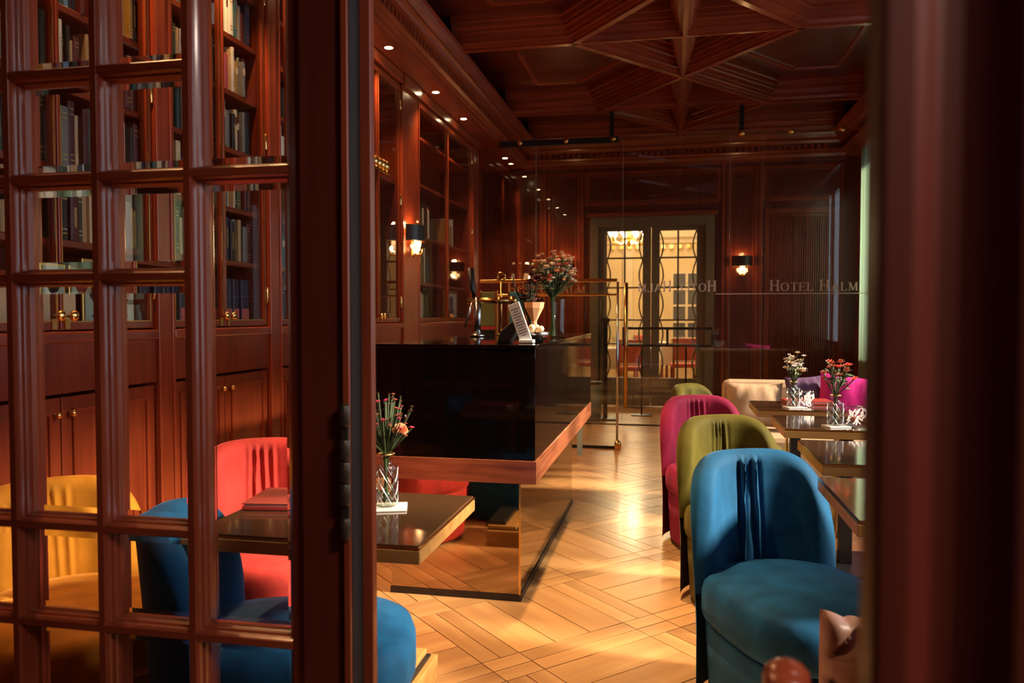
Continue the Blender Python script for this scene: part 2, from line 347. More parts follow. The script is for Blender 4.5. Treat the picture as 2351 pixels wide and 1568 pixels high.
# far wall with a doorway
wb_ = struct('wall_back', label='panelled mahogany far wall with a doorway')
DX0, DX1, DZ = -1.14, .58, 2.70
for (a, b, c, d) in ((-2.75, DX0, 0, 4), (DX1, 2.6, 0, 4), (DX0, DX1, DZ, 4)): MB().box(a, b, YB, YB + .18, c, d).build('wall_panelling', 'wd', wb_)
def pframe(x0, x1, z0, z1, y=YB, w=.045, d=.03, name='panel_moulding'):
    m = MB(); m.box(x0, x1, y - d, y, z0, z0 + w); m.box(x0, x1, y - d, y, z1 - w, z1); m.box(x0, x0 + w, y - d, y, z0 + w, z1 - w); m.box(x1 - w, x1, y - d, y, z0 + w, z1 - w)
    t = w * .35; i = w + .012
    m.box(x0 + i, x1 - i, y - d * .5, y, z0 + i, z0 + i + t); m.box(x0 + i, x1 - i, y - d * .5, y, z1 - i - t, z1 - i); m.box(x0 + i, x0 + i + t, y - d * .5, y, z0 + i + t, z1 - i - t); m.box(x1 - i - t, x1 - i, y - d * .5, y, z0 + i + t, z1 - i - t)
    return m.build(name, 'wz', wb_)
pframe(-1.22, .66, 2.86, 3.34); pframe(-1.75, -1.28, .3, 3.34); pframe(-2.2, -1.82, .3, 3.34)
pframe(.74, 1.16, .3, 3.34); pframe(1.22, 2.25, 2.86, 3.34); pframe(1.24, 2.25, .30, 2.76, w=.07)
for x in (-1.79, -1.25, .70, 1.19): MB().box(x - .022, x + .022, YB - .05, YB, .1, 3.37).build('pilaster_strip', 'wz', wb_)
MB().box(-2.3, DX0, YB - .04, YB, 0, .16).build('baseboard', 'wx', wb_); MB().box(DX1, 2.4, YB - .04, YB, 0, .16).build('baseboard', 'wx', wb_)
MB().box(1.32, 2.17, YB - .012, YB - .004, .40, 2.64).build('grille_backing', 'dark', wb_)
for k in range(30): 
    x = 1.335 + k * .0285
    if k == 0: sl = MB().box(-.0075, .0075, -.03, 0, 0, 2.24).mesh('slat', 'wz')
    o = bpy.data.objects.new('slat', sl); C.objects.link(o); o.parent = wb_; o.location = (x, YB - .012, .40)

# door wall between lobby and bar, lobby shell
wf = struct('wall_front', label='wall around the glazed doorway')
MB().box(-2.75, -1.80, YD - .02, YD + .14, 0, 4).build('wall_pier', 'door', wf)
MB().box(-1.80, 2.6, YD - .02, YD + .14, 2.75, 4).build('wall_header', 'door', wf)
MB().box(.44, 2.6, YD - .02, YD + .14, 0, 2.75).build('wall_pier', 'door', wf)
lob = struct('wall_lobby', label='lobby wall behind the viewer')
MB().box(-2.75, 2.75, -2.7, -2.6, 0, 4).build('wall_panel', 'plaster', lob)
added_lamp = thing('added_lobby_lamp', 'round white lamp added unseen in the lobby to light the door', 'lamp', (1.55, -.25, 3.0))  # lamp added out of view to light the foreground door
MB().lathe([(.02, .96), (.02, .12), (.30, .10), (.32, 0)], seg=24).build('lamp_body', 'brass', added_lamp)
MB().lathe([(.30, -.002), (.22, -.05), (.01, -.07)], seg=24).build('lamp_shade', 'lamp_white', added_lamp, True)
light('AREA', 'added_lobby_light', (0, 0, -.1), 66, (1, .78, .66), .5, added_lamp)

# ------------------------------------------------------------------ glazed leaf beside the doorway
dr = struct('door_1', label='glazed mahogany door leaf with bevelled panes')
YG = YD + .045
def bar_poly(w):
    h_ = [(.35, 0), (.55, .006), (.6, .018), (.8, .022), (.86, .032), (1, .036), (1, .054), (.86, .058), (.8, .068), (.6, .072), (.55, .084), (.35, .09)]
    return [(a * w / 2, b) for a, b in h_] + [(-a * w / 2, b) for a, b in reversed(h_)]
VX = [-1.696, -1.470, -1.244, -1.018]; XS = -.775
ROWS = [1.838, 1.606, 1.386, .825, .600]
Z0, Z1 = .22, 2.62
for x in VX: MB().prism(bar_poly(.042), lambda a, b: (x + a, YD + b, Z0), lambda a, b: (x + a, YD + b, Z1)).build('muntin', 'door', dr, 'auto')
edges = VX + [XS - .018]
def zlist(c): 
    return [2.075, 2.31] + ROWS + [.375] if c < 3 else [1.606, .600]
for c in range(4):
    if c == 0: xa, xb = VX[0], VX[1]
    xa = VX[c] + .008; xb = (VX[c + 1] if c < 3 else XS) - .008
    zz = sorted(zlist(c))
    for z in zz: MB().prism(bar_poly(.040), lambda a, b: (xa, YD + b, z + a), lambda a, b: (xb, YD + b, z + a)).build('glazing_bar', 'doorx', dr, 'auto')
    lv = [Z0] + zz + [Z1]
    for z0, z1 in zip(lv, lv[1:]):
        x0, x1, a, b = xa + .006, xb - .006, z0 + .014, z1 - .014; e = .022
        m = MB(); m.add([(x0, YG - .002, a), (x1, YG - .002, a), (x1, YG - .002, b), (x0, YG - .002, b), (x0 + e, YG - .005, a + e), (x1 - e, YG - .005, a + e), (x1 - e, YG - .005, b - e), (x0 + e, YG - .005, b - e)], [(0, 1, 5, 4), (1, 2, 6, 5), (2, 3, 7, 6), (3, 0, 4, 7)], 1)
        m.add([(x0 + e, YG - .005, a + e), (x1 - e, YG - .005, a + e), (x1 - e, YG - .005, b - e), (x0 + e, YG - .005, b - e)], [(0, 1, 2, 3)], 0)
        m.add([(x0, YG + .002, a), (x1, YG + .002, a), (x1, YG + .002, b), (x0, YG + .002, b)], [(0, 3, 2, 1)], 0)
        m.build('pane', ['glass', 'bevel'], dr)
MB().box(-1.80, -1.68, YD, YD + .09, 0, Z1 + .12).build('stile', 'door', dr, bevel=.006)
MB().box(-1.68, XS, YD, YD + .09, 0, Z0).build('bottom_rail', 'doorx', dr, bevel=.006)
MB().box(-1.68, XS, YD, YD + .09, Z1, Z1 + .12).build('top_rail', 'doorx', dr, bevel=.006)
MB().prism([(XS - .02, YD + .02), (XS - .006, YD + .004), (XS + .012, YD - .004), (XS + .024, YD - .004), (XS + .024, YD + .09), (XS - .02, YD + .09)], lambda a, b: (a, b, 0), lambda a, b: (a, b, Z1 + .12)).build('stile', 'door', dr)
MB().box(XS + .024, XS + .0275, YD - .002, YD + .05, 0, Z1 + .12).build('lit_edge_strip', 'brass', dr)  # brass colour stands in for light caught on the stile edge
# jamb: dark board, hinge edge, rebate, casing
jm = struct('trim_4', label='mahogany door jamb with rebate and iron hinge')
MB().box(-.747, -.649, YD - .02, YD + .055, 0, 2.75).build('jamb_board', 'near', jm, bevel=.003)
MB().box(-.649, -.635, YD - .035, YD - .025, 0, 2.75).build('hinge_edge', 'door', jm, bevel=.002)
MB().box(-.649, -.634, YD - .025, YD + .03, 0, 2.75).build('rebate', 'dark', jm)
MB().box(-.649, -.612, YD + .03, YD + .055, 0, 2.75).build('casing', 'door', jm, bevel=.003)
hg = MB().box(-.650, -.634, YD - .042, YD - .034, .88, 1.09).build('hinge', 'iron', jm, bevel=.002)
for z in (.87, .94, .985, 1.03, 1.10): MB().lathe([(.009, -.022), (.011, -.018), (.011, .018), (.009, .022)], (-.642, YD - .042, z), 10).build('hinge_knuckle', 'iron', hg, True)

# near open leaf at the right edge of the doorway
nd = struct('door_2', label='open mahogany door leaf close at the right edge')
YN = .42; NS = .42 / .66
prof = [(.160, 0), (.160, .05), (.56, .05), (.56, .012), (.36, .012), (.345, .0), (.262, 0), (.25, .012), (.225, .02), (.205, .02), (.195, .006), (.185, 0)]
MB().prism([(a * NS, YN + b * NS) for a, b in prof][::-1], lambda a, b: (a, b, 0), lambda a, b: (a, b, 2.6)).build('stile', 'near', nd, bevel=.003)
kb = MB().lathe([(.026, 0), (.026, .006), (.010, .010), (.010, .028), (.024, .036), (.028, .048), (.022, .060), (.001, .064)], seg=20).build('door_knob', 'black', nd, True, loc=(.163, YN, 1.085), rot=(R(90), 0, 0))

# ------------------------------------------------------------------ bookcases on the left wall
SHELF = [1.24, 1.60, 1.89, 2.21, 2.52, 2.82, 3.10]
DEPTH = .38
COLS = [('black', (.012, .012, .014)), ('charcoal', (.035, .035, .04)), ('dark red', (.13, .018, .014)), ('tan', (.55, .36, .18)), ('cream', (.78, .63, .42)), ('white', (.85, .80, .72)), ('navy', (.018, .03, .075)), ('dark green', (.03, .055, .03)), ('brown', (.10, .05, .025)), ('burgundy', (.09, .012, .02)), ('olive', (.13, .13, .04)), ('sky blue', (.10, .26, .42)), ('pink', (.52, .09, .13)), ('grey', (.22, .22, .22)), ('ochre', (.42, .24, .04)), ('teal', (.03, .14, .15))]
BW = [8, 4, 5, 7, 8, 6, 4, 4, 4, 4, 3, 1.6, 1.4, 4, 2, 1.6]
def book_mat(nm, c):
    m = plain('book_' + nm.replace(' ', '_'), c, .5, noise=.25, nscale=25); return m
BM = {n_: book_mat(n_, c) for n_, c in COLS}; GOLD = plain('gold_tooling', (.6, .42, .16), .35, .7)
BOOKS = {}
def book_mesh(cn, style, t, h, d):
    m = MB()                                   # spine faces +X (towards the room), thickness along Y
    m.box(-d, -.004, 0, .0025, 0, h, 0); m.box(-d, -.004, t - .0025, t, 0, h, 0)
    m.add([(-.004, 0, 0), (0, t * .25, 0), (0, t * .75, 0), (-.004, t, 0), (-.004, 0, h), (0, t * .25, h), (0, t * .75, h), (-.004, t, h)], [(0, 1, 5, 4), (1, 2, 6, 5), (2, 3, 7, 6), (4, 5, 6, 7)], 0)
    m.box(-d + .004, -.005, .0025, t - .0025, .004, h - .005, 1)
    if style == 1:
        for z in (.12, .2, .8, .88): m.box(-.001, .0006, t * .22, t * .78, h * z, h * z + .005, 2)
    elif style == 2: m.box(-.001, .0007, t * .2, t * .8, h * .62, h * .82, 3)
    elif style == 3:
        for q in range(9): m.box(-.001, .0007, t * .35, t * .65, h * (.30 + .05 * q), h * (.30 + .05 * q) + .007, 2)
    elif style == 4: m.box(-.0015, .0008, t * .12, t * .88, 0.004, h * .38, 4)
    return m.mesh('book', [BM[cn], 'paper', GOLD, BM['cream'] if cn not in ('cream', 'white') else BM['dark red'], 'stripe'])
CASEN = {0: 'leftmost bookcase', 1: 'second bookcase from left', 2: 'bookcase sliver beside door jamb', 4: 'far bookcase beyond sconce'}
def shelf_books(ci, sh, y0, y1, xf, z, hmax, ncase, uniform=None, jitter=True):
    y = y0; k = 0; items = []
    while True:
        if uniform: cn, st, t, h, d = uniform
        else:
            cn = random.choices([c[0] for c in COLS], BW)[0]; st = random.choice((0, 0, 1, 1, 2, 3, 3))
            t = random.choice((.018, .024, .03, .036, .044)); h = round(random.uniform(.68, .97) * hmax, 2); d = .17
        if y + t > y1: break
        key = (cn, st, t, h)
        if key not in BOOKS: BOOKS[key] = book_mesh(cn, st, t, h, d)
        items.append((key, cn, y, t, h)); y += t + .001
        if not uniform and random.random() < .04: y += .03
    for k, (key, cn, yy, t, h) in enumerate(items):
        o = bpy.data.objects.new('book', BOOKS[key]); C.objects.link(o)
        tilt = random.choice((0, 0, 0, 0, 0, .03)) if jitter else 0
        o.location = (xf + random.uniform(-.03, .0), yy, z + .0005); o.rotation_euler = (-tilt * 0, 0, 0)
        size = 'tall' if h > hmax * .88 else ('short' if h < hmax * .76 else 'medium')
        tag(o, '%s %s book, %s from left on %s shelf up, %s' % (size, cn, ORD[k], ORD[sh], CASEN[ci]), 'book', 'books in the %s' % CASEN[ci])
def pilaster(y0, y1, lab):
    t = thing('pilaster', lab, 'pilaster', (XL, (y0 + y1) / 2, 0), 0, 'pilasters between the bookcases'); w_ = (y1 - y0) / 2
    MB().box(-.395, .015, -w_, w_, .12, 3.38).build('shaft', 'wz', t)
    MB().box(-.395, .035, -w_, w_, 0, .12).build('plinth', 'wz', t, bevel=.004)
    for s in (-1, 1): MB().box(.015, .022, s * w_ - (.02 if s > 0 else 0), s * w_ + (.02 if s < 0 else 0), .2, 3.28).build('edge_bead', 'wz', t, bevel=.004)
    MB().box(-.395, .045, -w_, w_, 3.28, 3.385).build('capital', 'wx', t, bevel=.006)
def bookcase(ci, y0, y1, lab, shelves, glazed=True):
    t = thing('bookcase', lab, 'bookcase', (XL, y0, 0)); w_ = y1 - y0; D = DEPTH
    MB().box(-D - .015, -D, 0, w_, .08, 3.36).build('back_panel', 'wz', t)
    for a, b in ((0, .018), (w_ - .018, w_)): MB().box(-D, -.03, a, b, .08, 3.36).build('side_panel', 'wz', t)
    for z in shelves: MB().box(-D, -.045, .018, w_ - .018, z - .028, z).build('shelf', 'wy', t, bevel=.003)
    MB().box(-D, .03, 0, w_, 3.30, 3.385).build('top_rail', 'wy', t, bevel=.004)
    MB().box(-D, .022, 0, w_, 1.195, 1.238).build('ledge', 'wy', t, bevel=.006)
    MB().box(-D, .004, 0, w_, 1.0, 1.195).build('drawer_band', 'wz', t)
    MB().box(-D, .0, 0, w_, 0, .1).build('plinth', 'wy', t)
    h2 = w_ / 2
    for s, (a, b) in enumerate(((.006, h2 - .003), (h2 + .003, w_ - .006))):
        d = MB().box(-.024, -.004, a, b, .11, .985).build('cabinet_door', 'wz', t, bevel=.003)
        m = MB(); q = .05; m.box(-.004, .006, a + q, b - q, .16, .175); m.box(-.004, .006, a + q, b - q, .92, .935); m.box(-.004, .006, a + q, a + q + .015, .175, .92); m.box(-.004, .006, b - q - .015, b - q, .175, .92); m.build('door_moulding', 'wz', d)
        yk = b - .035 if s == 0 else a + .035
        MB().lathe([(.005, 0), (.005, .012), (.013, .018), (.014, .026), (.008, .033), (.001, .034)], seg=12).build('knob', 'brass', d, True, loc=(-.004, yk, .92), rot=(0, R(90), 0))
        if glazed:
            gd = MB(); eo, ei = .026, .014; ea, eb = (eo, ei) if s == 0 else (ei, eo); zb, zt = 1.245, 3.29
            gd.box(-.03, .0, a, b, zb, zb + .035); gd.box(-.03, .0, a, b, zt - .05, zt); gd.box(-.03, .0, a, a + ea, zb + .035, zt - .05); gd.box(-.03, .0, b - eb, b, zb + .035, zt - .05)
            gdo = gd.build('glass_door', 'wz', t, bevel=.003)
            MB().box(-.017, -.013, a + ea, b - eb, zb + .035, zt - .05).build('pane', 'cglass', gdo)
            m = MB(); m.box(-.002, .003, a + ea - .004, a + ea, zb + .032, zt - .045); m.box(-.002, .003, b - eb, b - eb + .004, zb + .032, zt - .045); m.box(-.002, .003, a + ea, b - eb, zb + .030, zb + .035); m.build('brass_bead', 'brass', gdo)
            m = MB(); yl = b - .03 if s == 0 else a + .03
            m.box(.0, .008, yl - .014, yl + .014, 1.25, 1.30); m.lathe([(.008, 0), (.02, .004), (.021, .012), (.012, .016), (.016, .03), (.001, .034)], (0, 0, 0), 12)
            lt = MB(); lt.box(.0, .006, yl - .012, yl + .012, 1.248, 1.288); lt.build('latch_plate', 'brass', gdo)
            MB().lathe([(.007, 0), (.007, .02), (.020, .024), (.022, .034), (.014, .040), (.001, .042)], seg=14).build('latch_knob', 'brass', gdo, True, loc=(.005, yl, 1.30), rot=(0, R(90), 0))
            yh = a + .004 if s == 0 else b - .004
            for z in (1.42, 2.3, 3.12): MB().lathe([(.007, -.045), (.009, -.04), (.009, .04), (.007, .045)], (.003, yh, z), 8).build('hinge', 'brass', gdo, True)
    return t
bookcase(0, 2.02, 3.14, 'leftmost glazed mahogany bookcase, seen through the glazed door', SHELF[1:])
bookcase(1, 3.26, 4.15, 'second glazed bookcase from left, above two small brass knobs', SHELF[1:])
bookcase(2, 4.29, 5.19, 'glazed bookcase mostly hidden behind the door jamb', SHELF[1:])
bookcase(3, 5.40, 6.44, 'narrow bookcase with gilded ornament, beside the bar sconce', [2.46], True)
bookcase(4, 6.90, 8.90, 'wide glazed bookcase behind the bar, past the sconce', [1.62, 2.06, 2.56, 3.0])
for (a, b), lb in zip(((1.86, 2.02), (3.14, 3.26), (4.15, 4.29), (5.19, 5.40), (6.44, 6.90), (8.90, 9.12)), ('fluted pilaster left of the leftmost bookcase', 'pilaster between leftmost and second bookcase', 'pilaster right of the second bookcase, beside the jamb', 'pilaster hidden behind the door jamb', 'wide pilaster carrying the black shaded sconce', 'pilaster at the far end of the bookcases')): pilaster(a, b, lb)
# books
for si in range(0, 5):
    z = SHELF[si]; hm = SHELF[si + 1] - z - .045
    if si > 0: shelf_books(0, si, 2.30, 3.12, XL - .036, z, hm, 0)
for si in range(0, 6):
    z = SHELF[si]; hm = SHELF[si + 1] - z - .045
    if si == 0: shelf_books(1, 0, 3.31, 4.08, XL - .036, z, hm, 1, ('navy', 4, .036, .26, .17), False)
    else: shelf_books(1, si, 3.285, 4.09, XL - .036, z, hm, 1)
for si in range(0, 5): shelf_books(2, si, 4.315, 4.60, XL - .036, SHELF[si], SHELF[si + 1] - SHELF[si] - .05, 2)
shelf_books(4, 0, 6.96, 7.42, XL - .036, 1.24, .31, 4); shelf_books(4, 1, 6.96, 7.42, XL - .036, 1.62, .36, 4); shelf_books(4, 2, 6.96, 7.42, XL - .036, 2.06, .33, 4)
shelf_books(4, 3, 7.98, 8.40, XL - .036, 2.06 + .0, .27, 4) if False else None
random.seed(21)
_b = BW; BW = [0, 0, 0, 4, 6, 6, 0, 0, 1, 0, 0, 0, 0, 2, 1, 0]
CASEN[5] = 'right half of far bookcase'; shelf_books(5, 2, 7.95, 8.30, XL - .036, 2.06, .30, 4); BW = _b
# decorative things low in the leftmost bookcase
t = thing('display_box', 'pale tan box standing low in the leftmost bookcase', 'box', (XL - .10, 2.40, 1.24)); MB().box(-.14, 0, 0, .38, .001, .20).build('box_body', 'cardboard', t, bevel=.004); MB().box(-.145, .004, -.004, .384, .20, .235).build('box_lid', 'ivory', t, bevel=.004)
for yy, nm, cm in ((2.88, 'pale green framed print with dark goblet, low in leftmost bookcase', 'dark'), (3.05, 'pale framed print with red goblet, low in leftmost bookcase', 'menu')):
    t = thing('framed_print', nm, 'picture', (XL - .09, yy, 1.24)); w_ = .075
    MB().box(-.012, 0, -w_, w_, .001, .30).build('frame', 'brass', t, bevel=.003); MB().box(0, .002, -w_ + .012, w_ - .012, .014, .288).build('print', 'mat_green', t)
    m = MB(); pr_ = [(.05, .25), (.055, .19), (.035, .14), (.010, .11), (.012, .07), (.03, .055)]
    m.prism([(a, b) for a, b in pr_] + [(-a, b) for a, b in reversed(pr_)], lambda a, b: (.002, a, b), lambda a, b: (.0035, a, b)); m.build('goblet_motif', cm, t)
t = thing('framed_picture', 'framed portrait standing in the far bookcase behind the bar', 'picture', (XL - .08, 8.28, 1.24)); MB().box(-.02, 0, -.26, .26, .001, .34).build('frame', 'edge', t, bevel=.006); MB().box(0, .003, -.21, .21, .04, .30).build('picture', 'paper', t); MB().lathe([(.001, .04), (.10, .05), (.10, .12), (.05, .15), (.075, .20), (.06, .26), (.001, .28)], (.003, 0, 0), 16, 0, .06, 1).build('portrait_figure', 'ink', t, True)
t = thing('gilded_ornament', 'gilded carved ornament in the narrow bookcase beside the jamb', 'ornament', (XL - .02, 5.95, 2.47))
m = MB()
for k in range(5): m.ball((0, -.16 + k * .08, .06), .045, 1.1, 10, 6)
m.build('rosettes', 'brass', t, True); MB().box(-.03, .02, -.24, .24, 0, .02).build('base_strip', 'brass', t, bevel=.004)

# recessed spotlights
for i, y in enumerate((2.55, 3.62, 4.72, 5.815, 7.05, 8.05, 10.15)):
    t = thing('spotlight', '%s recessed soffit spotlight from the doorway above the bookcases' % ORD[i], 'light', (-2.17, y, 3.39), 0, 'soffit spotlights')
    MB().lathe([(.03, -.003), (.045, -.004), (.045, 0)], seg=18).build('bezel', 'brass', t, True); MB().lathe([(.001, -.004), (.032, -.0035), (.032, -.002)], seg=16).build('lens', 'spot', t)
    light('SPOT', 'spot_beam', (0, 0, -.02), 110, (1, .50, .20), .03, t, (0, R(-12), 0), R(120))

# downlights added unseen above the frame to brighten the aisle floor
for i, (x, y) in enumerate(((-.38, 2.845), (-.33, 3.955))):
    t = thing('added_downlight', '%s warm downlight added unseen over the aisle beside the bar' % ('near', 'far')[i], 'light', (x, y, ZB), 0, 'added aisle downlights')
    MB().lathe([(.026, -.030), (.030, -.030), (.030, 0)], seg=18).build('bezel', 'brass', t, True); MB().lathe([(.001, -.026), (.026, -.026), (.026, -.022)], seg=16).build('lens', 'spot', t)
    light('SPOT', 'added_downlight_beam', (0, 0, -.045), 540, (1, .66, .34), .05, t, (0, 0, 0), R(38))
# ------------------------------------------------------------------ sconces
def sconce(lab, loc, rz, power=5):
    t = thing('wall_sconce', lab, 'sconce', loc, rz, 'black shaded brass sconces')     # faces -Y locally
    MB().lathe([(.035, -.07), (.04, -.05), (.018, -.02), (.018, .03), (.034, .05), (.028, .07)], (0, -.012, -.07), 14, 0, 1, .35).build('back_plate', 'brass', t, True)
    MB().tube([(0, -.02, -.09), (0, -.06, -.12), (0, -.10, -.11), (0, -.11, -.07)], .007, 8).build('arm', 'brass', t, True)
    sh = MB(); N = 20; r0, r1 = .125, .125
    outer = [[(r * math.cos(math.pi * (1 + i / N)), r * math.sin(math.pi * (1 + i / N)) * .85, z) for i in range(N + 1)] for r, z in ((.145, .0), (.142, .14))]
    sh.grid(outer); sh.grid([[(x * .97, y * .97, z) for x, y, z in row] for row in outer][::-1], mi=1)
    sh.build('shade', ['black', 'brass'], t, True)
    MB().lathe([(.143, -.004), (.146, -.002), (.146, .004), (.143, .006)], (0, 0, .0), 20, 0, 1, .85, math.pi, 2 * math.pi).build('shade_rim', 'brass', t)
    MB().lathe([(.012, -.07), (.016, -.05), (.03, -.03), (.034, .0), (.03, .05), (.001, .08)], (0, -.06, -.01), 12).build('bulb', 'bulb', t, True)
    cr = MB()
    for k in range(14):
        a = math.pi * (1 + (k + .5) / 14); cr.ball((.06 * math.cos(a), -.02 + .05 * math.sin(a), -.045 - .02 * (k % 2)), .014, 1.4, 6, 4)
        if k % 2: cr.ball((.035 * math.cos(a), -.03 + .03 * math.sin(a), -.095), .011, 1.5, 6, 4)
    cr.build('crystals', 'crystal', t, True)
    MB().tube([(0, -.06, .07), (0, -.06, .17)], .004, 6).ball((0, -.06, .18), .012).build('finial', 'brass', t, True)
    light('POINT', 'sconce_light', (0, -.075, -.06), power, (1, .50, .20), .03, t); light('POINT', 'sconce_uplight', (0, -.06, .15), power * .5, (1, .50, .20), .03, t)
sconce('brass sconce with black shade on the pilaster above the bar', (XL + .03, 6.62, 1.96), R(90), 6)
sconce('brass sconce with black shade left of the far doorway', (-1.50, YB - .03, 1.95), 0, 6)
sconce('brass sconce with black shade right of the far doorway', (.95, YB - .03, 1.98), 0, 6)

# ------------------------------------------------------------------ far double door and dining hall
fd = struct('door_3', label='taupe glazed double door with wavy glazing bars')
f = MB(); f.box(DX0, DX0 + .12, YB - .03, YB + .16, 0, DZ); f.box(DX1 - .12, DX1, YB - .03, YB + .16, 0, DZ); f.box(DX0 + .12, DX1 - .12, YB - .03, YB + .16, DZ - .14, DZ); f.build('door_frame', 'taupe', fd, bevel=.01)
MB().box(DX0 - .04, DX1 + .04, YB - .06, YB - .03, DZ, DZ + .06).build('door_head', 'wx', fd, bevel=.01)
ya, yb_ = YB + .04, YB + .09
xm = (DX0 + DX1) / 2
def leaf(x0, x1):
    lf = MB(); s = .115
    lf.box(x0, x0 + s, ya, yb_, .02, DZ - .14); lf.box(x1 - s, x1, ya, yb_, .02, DZ - .14); lf.box(x0 + s, x1 - s, ya, yb_, .02, .42); lf.box(x0 + s, x1 - s, ya, yb_, DZ - .20, DZ - .14)
    o = lf.build('door_leaf', 'taupe', fd, bevel=.006)
    gx0, gx1 = x0 + s, x1 - s; mid = (gx0 + gx1) / 2; zg0, zg1 = .42, DZ - .20
    MB().box(gx0, gx1, ya + .02, ya + .026, zg0, zg1).build('pane', 'glass', o)
    MB().box(mid - .012, mid + .012, ya, yb_, zg0, zg1).build('glazing_bar', 'taupe', o)
    for z in (2.12, 1.70, 1.24, .90): MB().box(gx0, gx1, ya, yb_, z - .011, z + .011).build('glazing_bar', 'taupe', o)
    for sx, s0 in ((gx0, 1), (gx1, -1)):
        pts = [(sx + s0 * .05 * abs(math.sin(math.pi * (z - zg0) / ((zg1 - zg0) / 5))) , (ya + yb_) / 2, z) for z in [zg0 + (zg1 - zg0) * k / 50 for k in range(51)]]
        MB().tube(pts, .011, 6).build('wavy_bar', 'taupe', o, True)
    MB().box(x0 + s + .05, x1 - s - .05, ya - .012, ya, .10, .36).build('door_panel', 'taupe', o, bevel=.008)
leaf(DX0 + .12, xm - .003); leaf(xm + .003, DX1 - .12)
hall = struct('wall_hall', label='cream plaster dining hall beyond the far doorway')
HY0, HY1 = YB + .2, 19.5
MB().box(-5, 5, HY1, HY1 + .2, 0, 5.2).build('wall_panel', 'cream', hall)
for x in (-5.2, 5.0): MB().box(x, x + .2, HY0, HY1, 0, 5.2).build('wall_panel', 'cream', hall)
MB().box(-5.2, 5.2, HY0, HY1 + .2, 5.2, 5.3).build('hall_ceiling', 'ivory', hall)
MB().box(-5.2, 5.2, YB + .18, HY1 + .2, -.08, -.002).build('hall_floor', 'halfloor', hall)
for xa_, xb2 in ((-5.2, DX0), (DX1, 5.2)): MB().box(xa_, xb2, YB + .18, YB + .25, 0, 5.2).build('wall_panel', 'ivory', hall)
MB().box(DX0, DX1, YB + .18, YB + .25, DZ, 5.2).build('wall_panel', 'ivory', hall)
MB().prism([(0, 0), (-.10, .02), (-.13, .10), (-.22, .16), (-.26, .30), (0, .30)], lambda a, b: (-5, HY1 + a, 3.05 + b), lambda a, b: (5, HY1 + a, 3.05 + b)).build('hall_cornice', 'ivory', hall)
for k in range(24):
    if k == 0: dh = MB().box(-.045, .045, -.06, 0, 0, .09).mesh('hall_dentil', 'gilt')
    o = bpy.data.objects.new('hall_dentil', dh); C.objects.link(o); o.parent = hall; o.location = (-3.0 + k * .2, HY1 - .1, 2.94)
for x in (-2.3, -1.05, 1.35): MB().box(x - .13, x + .13, HY1 - .08, HY1, 0, 3.05).build('hall_pilaster', 'ivory', hall, bevel=.02)
hw = struct('window_5', label='dark grid window in the dining hall')
MB().box(.02, .72, HY1 - .05, HY1 - .02, .75, 2.35).build('window_void', 'grey', hw)
for x in (.02, .37, .72): MB().box(x - .03, x + .03, HY1 - .09, HY1 - .03, .72, 2.38).build('glazing_bar', 'ivory', hw)
for z in (.75, 1.15, 1.55, 1.95, 2.35): MB().box(.0, .74, HY1 - .085, HY1 - .04, z - .025, z + .025).build('glazing_bar', 'ivory', hw)
ch = thing('chandelier', 'gilded chandelier glowing in the dining hall beyond the doorway', 'chandelier', (-.80, 15.2, 2.80))
MB().tube([(0, 0, .55), (0, 0, 2.13)], .012, 6).build('chain', 'gilt', ch); MB().lathe([(.02, .55), (.05, .45), (.03, .3), (.07, .15), (.03, .02), (.05, -.1), (.001, -.18)], seg=14).build('stem', 'gilt', ch, True)
for k in range(10):
    a = 2 * math.pi * k / 10; ca, sa = math.cos(a), math.sin(a)
    ar = MB().tube([(.03 * ca, .03 * sa, 0), (.18 * ca, .18 * sa, -.12), (.32 * ca, .32 * sa, -.08), (.36 * ca, .36 * sa, .04)], .012, 6).build('arm', 'gilt', ch, True)
    MB().lathe([(.02, .04), (.05, .07), (.055, .14), (.03, .19), (.001, .2)], (.36 * ca, .36 * sa, 0), 8).build('candle_shade', 'hallglow', ar, True)
light('POINT', 'chandelier_light', (0, 0, -.1), 330, (1, .72, .38), .3, ch)
light('POINT', 'hall_light', (.6, 2.0, 1.0), 200, (1, .72, .40), .5, ch)
# dining furniture
def dining_table(lab, x, y):
    t = thing('dining_table', lab, 'table', (x, y, 0), 0, 'dining hall tables')
    for sx in (-1, 1):
        for sy in (-1, 1): MB().box(sx * .42 - .025, sx * .42 + .025, sy * .38 - .025, sy * .38 + .025, 0, .72).build('leg', 'wz', t)
    MB().box(-.5, .5, -.45, .45, .72, .745).build('table_top', 'wx', t)
    c = MB().lathe([(.74, .0), (.735, .32), (.735, .334), (.001, .334)], (0, 0, 0), 4, 0, 1, .9, R(45), R(405)).build('tablecloth', 'linen', None); c.location = (x, y, .42)
    tag(c, 'white tablecloth on the ' + lab, 'tablecloth', 'dining hall tablecloths')
def dining_chair(lab, x, y, rz):
    t = thing('dining_chair', lab, 'chair', (x, y, 0), rz, 'dining hall chairs')
    for sx in (-1, 1):
        for sy in (-1, 1): MB().box(sx * .19 - .018, sx * .19 + .018, sy * .19 - .018, sy * .19 + .018, 0, .42 if sy < 0 else .92).build('leg', 'wz', t)
    MB().box(-.22, .22, -.22, .22, .42, .49).build('seat', 'stripe', t, bevel=.02); MB().box(-.19, .19, .165, .215, .55, .92).build('backrest', 'stripe', t, bevel=.02)
    MB().box(-.19, .19, -.01, .01, .2, .225).build('stretcher', 'wx', t)
dining_table('left dining table seen through the far door', -.75, 13.4); dining_table('right dining table seen through the far door', .35, 14.6); dining_table('rear dining table deep in the dining hall', -.6, 16.6)
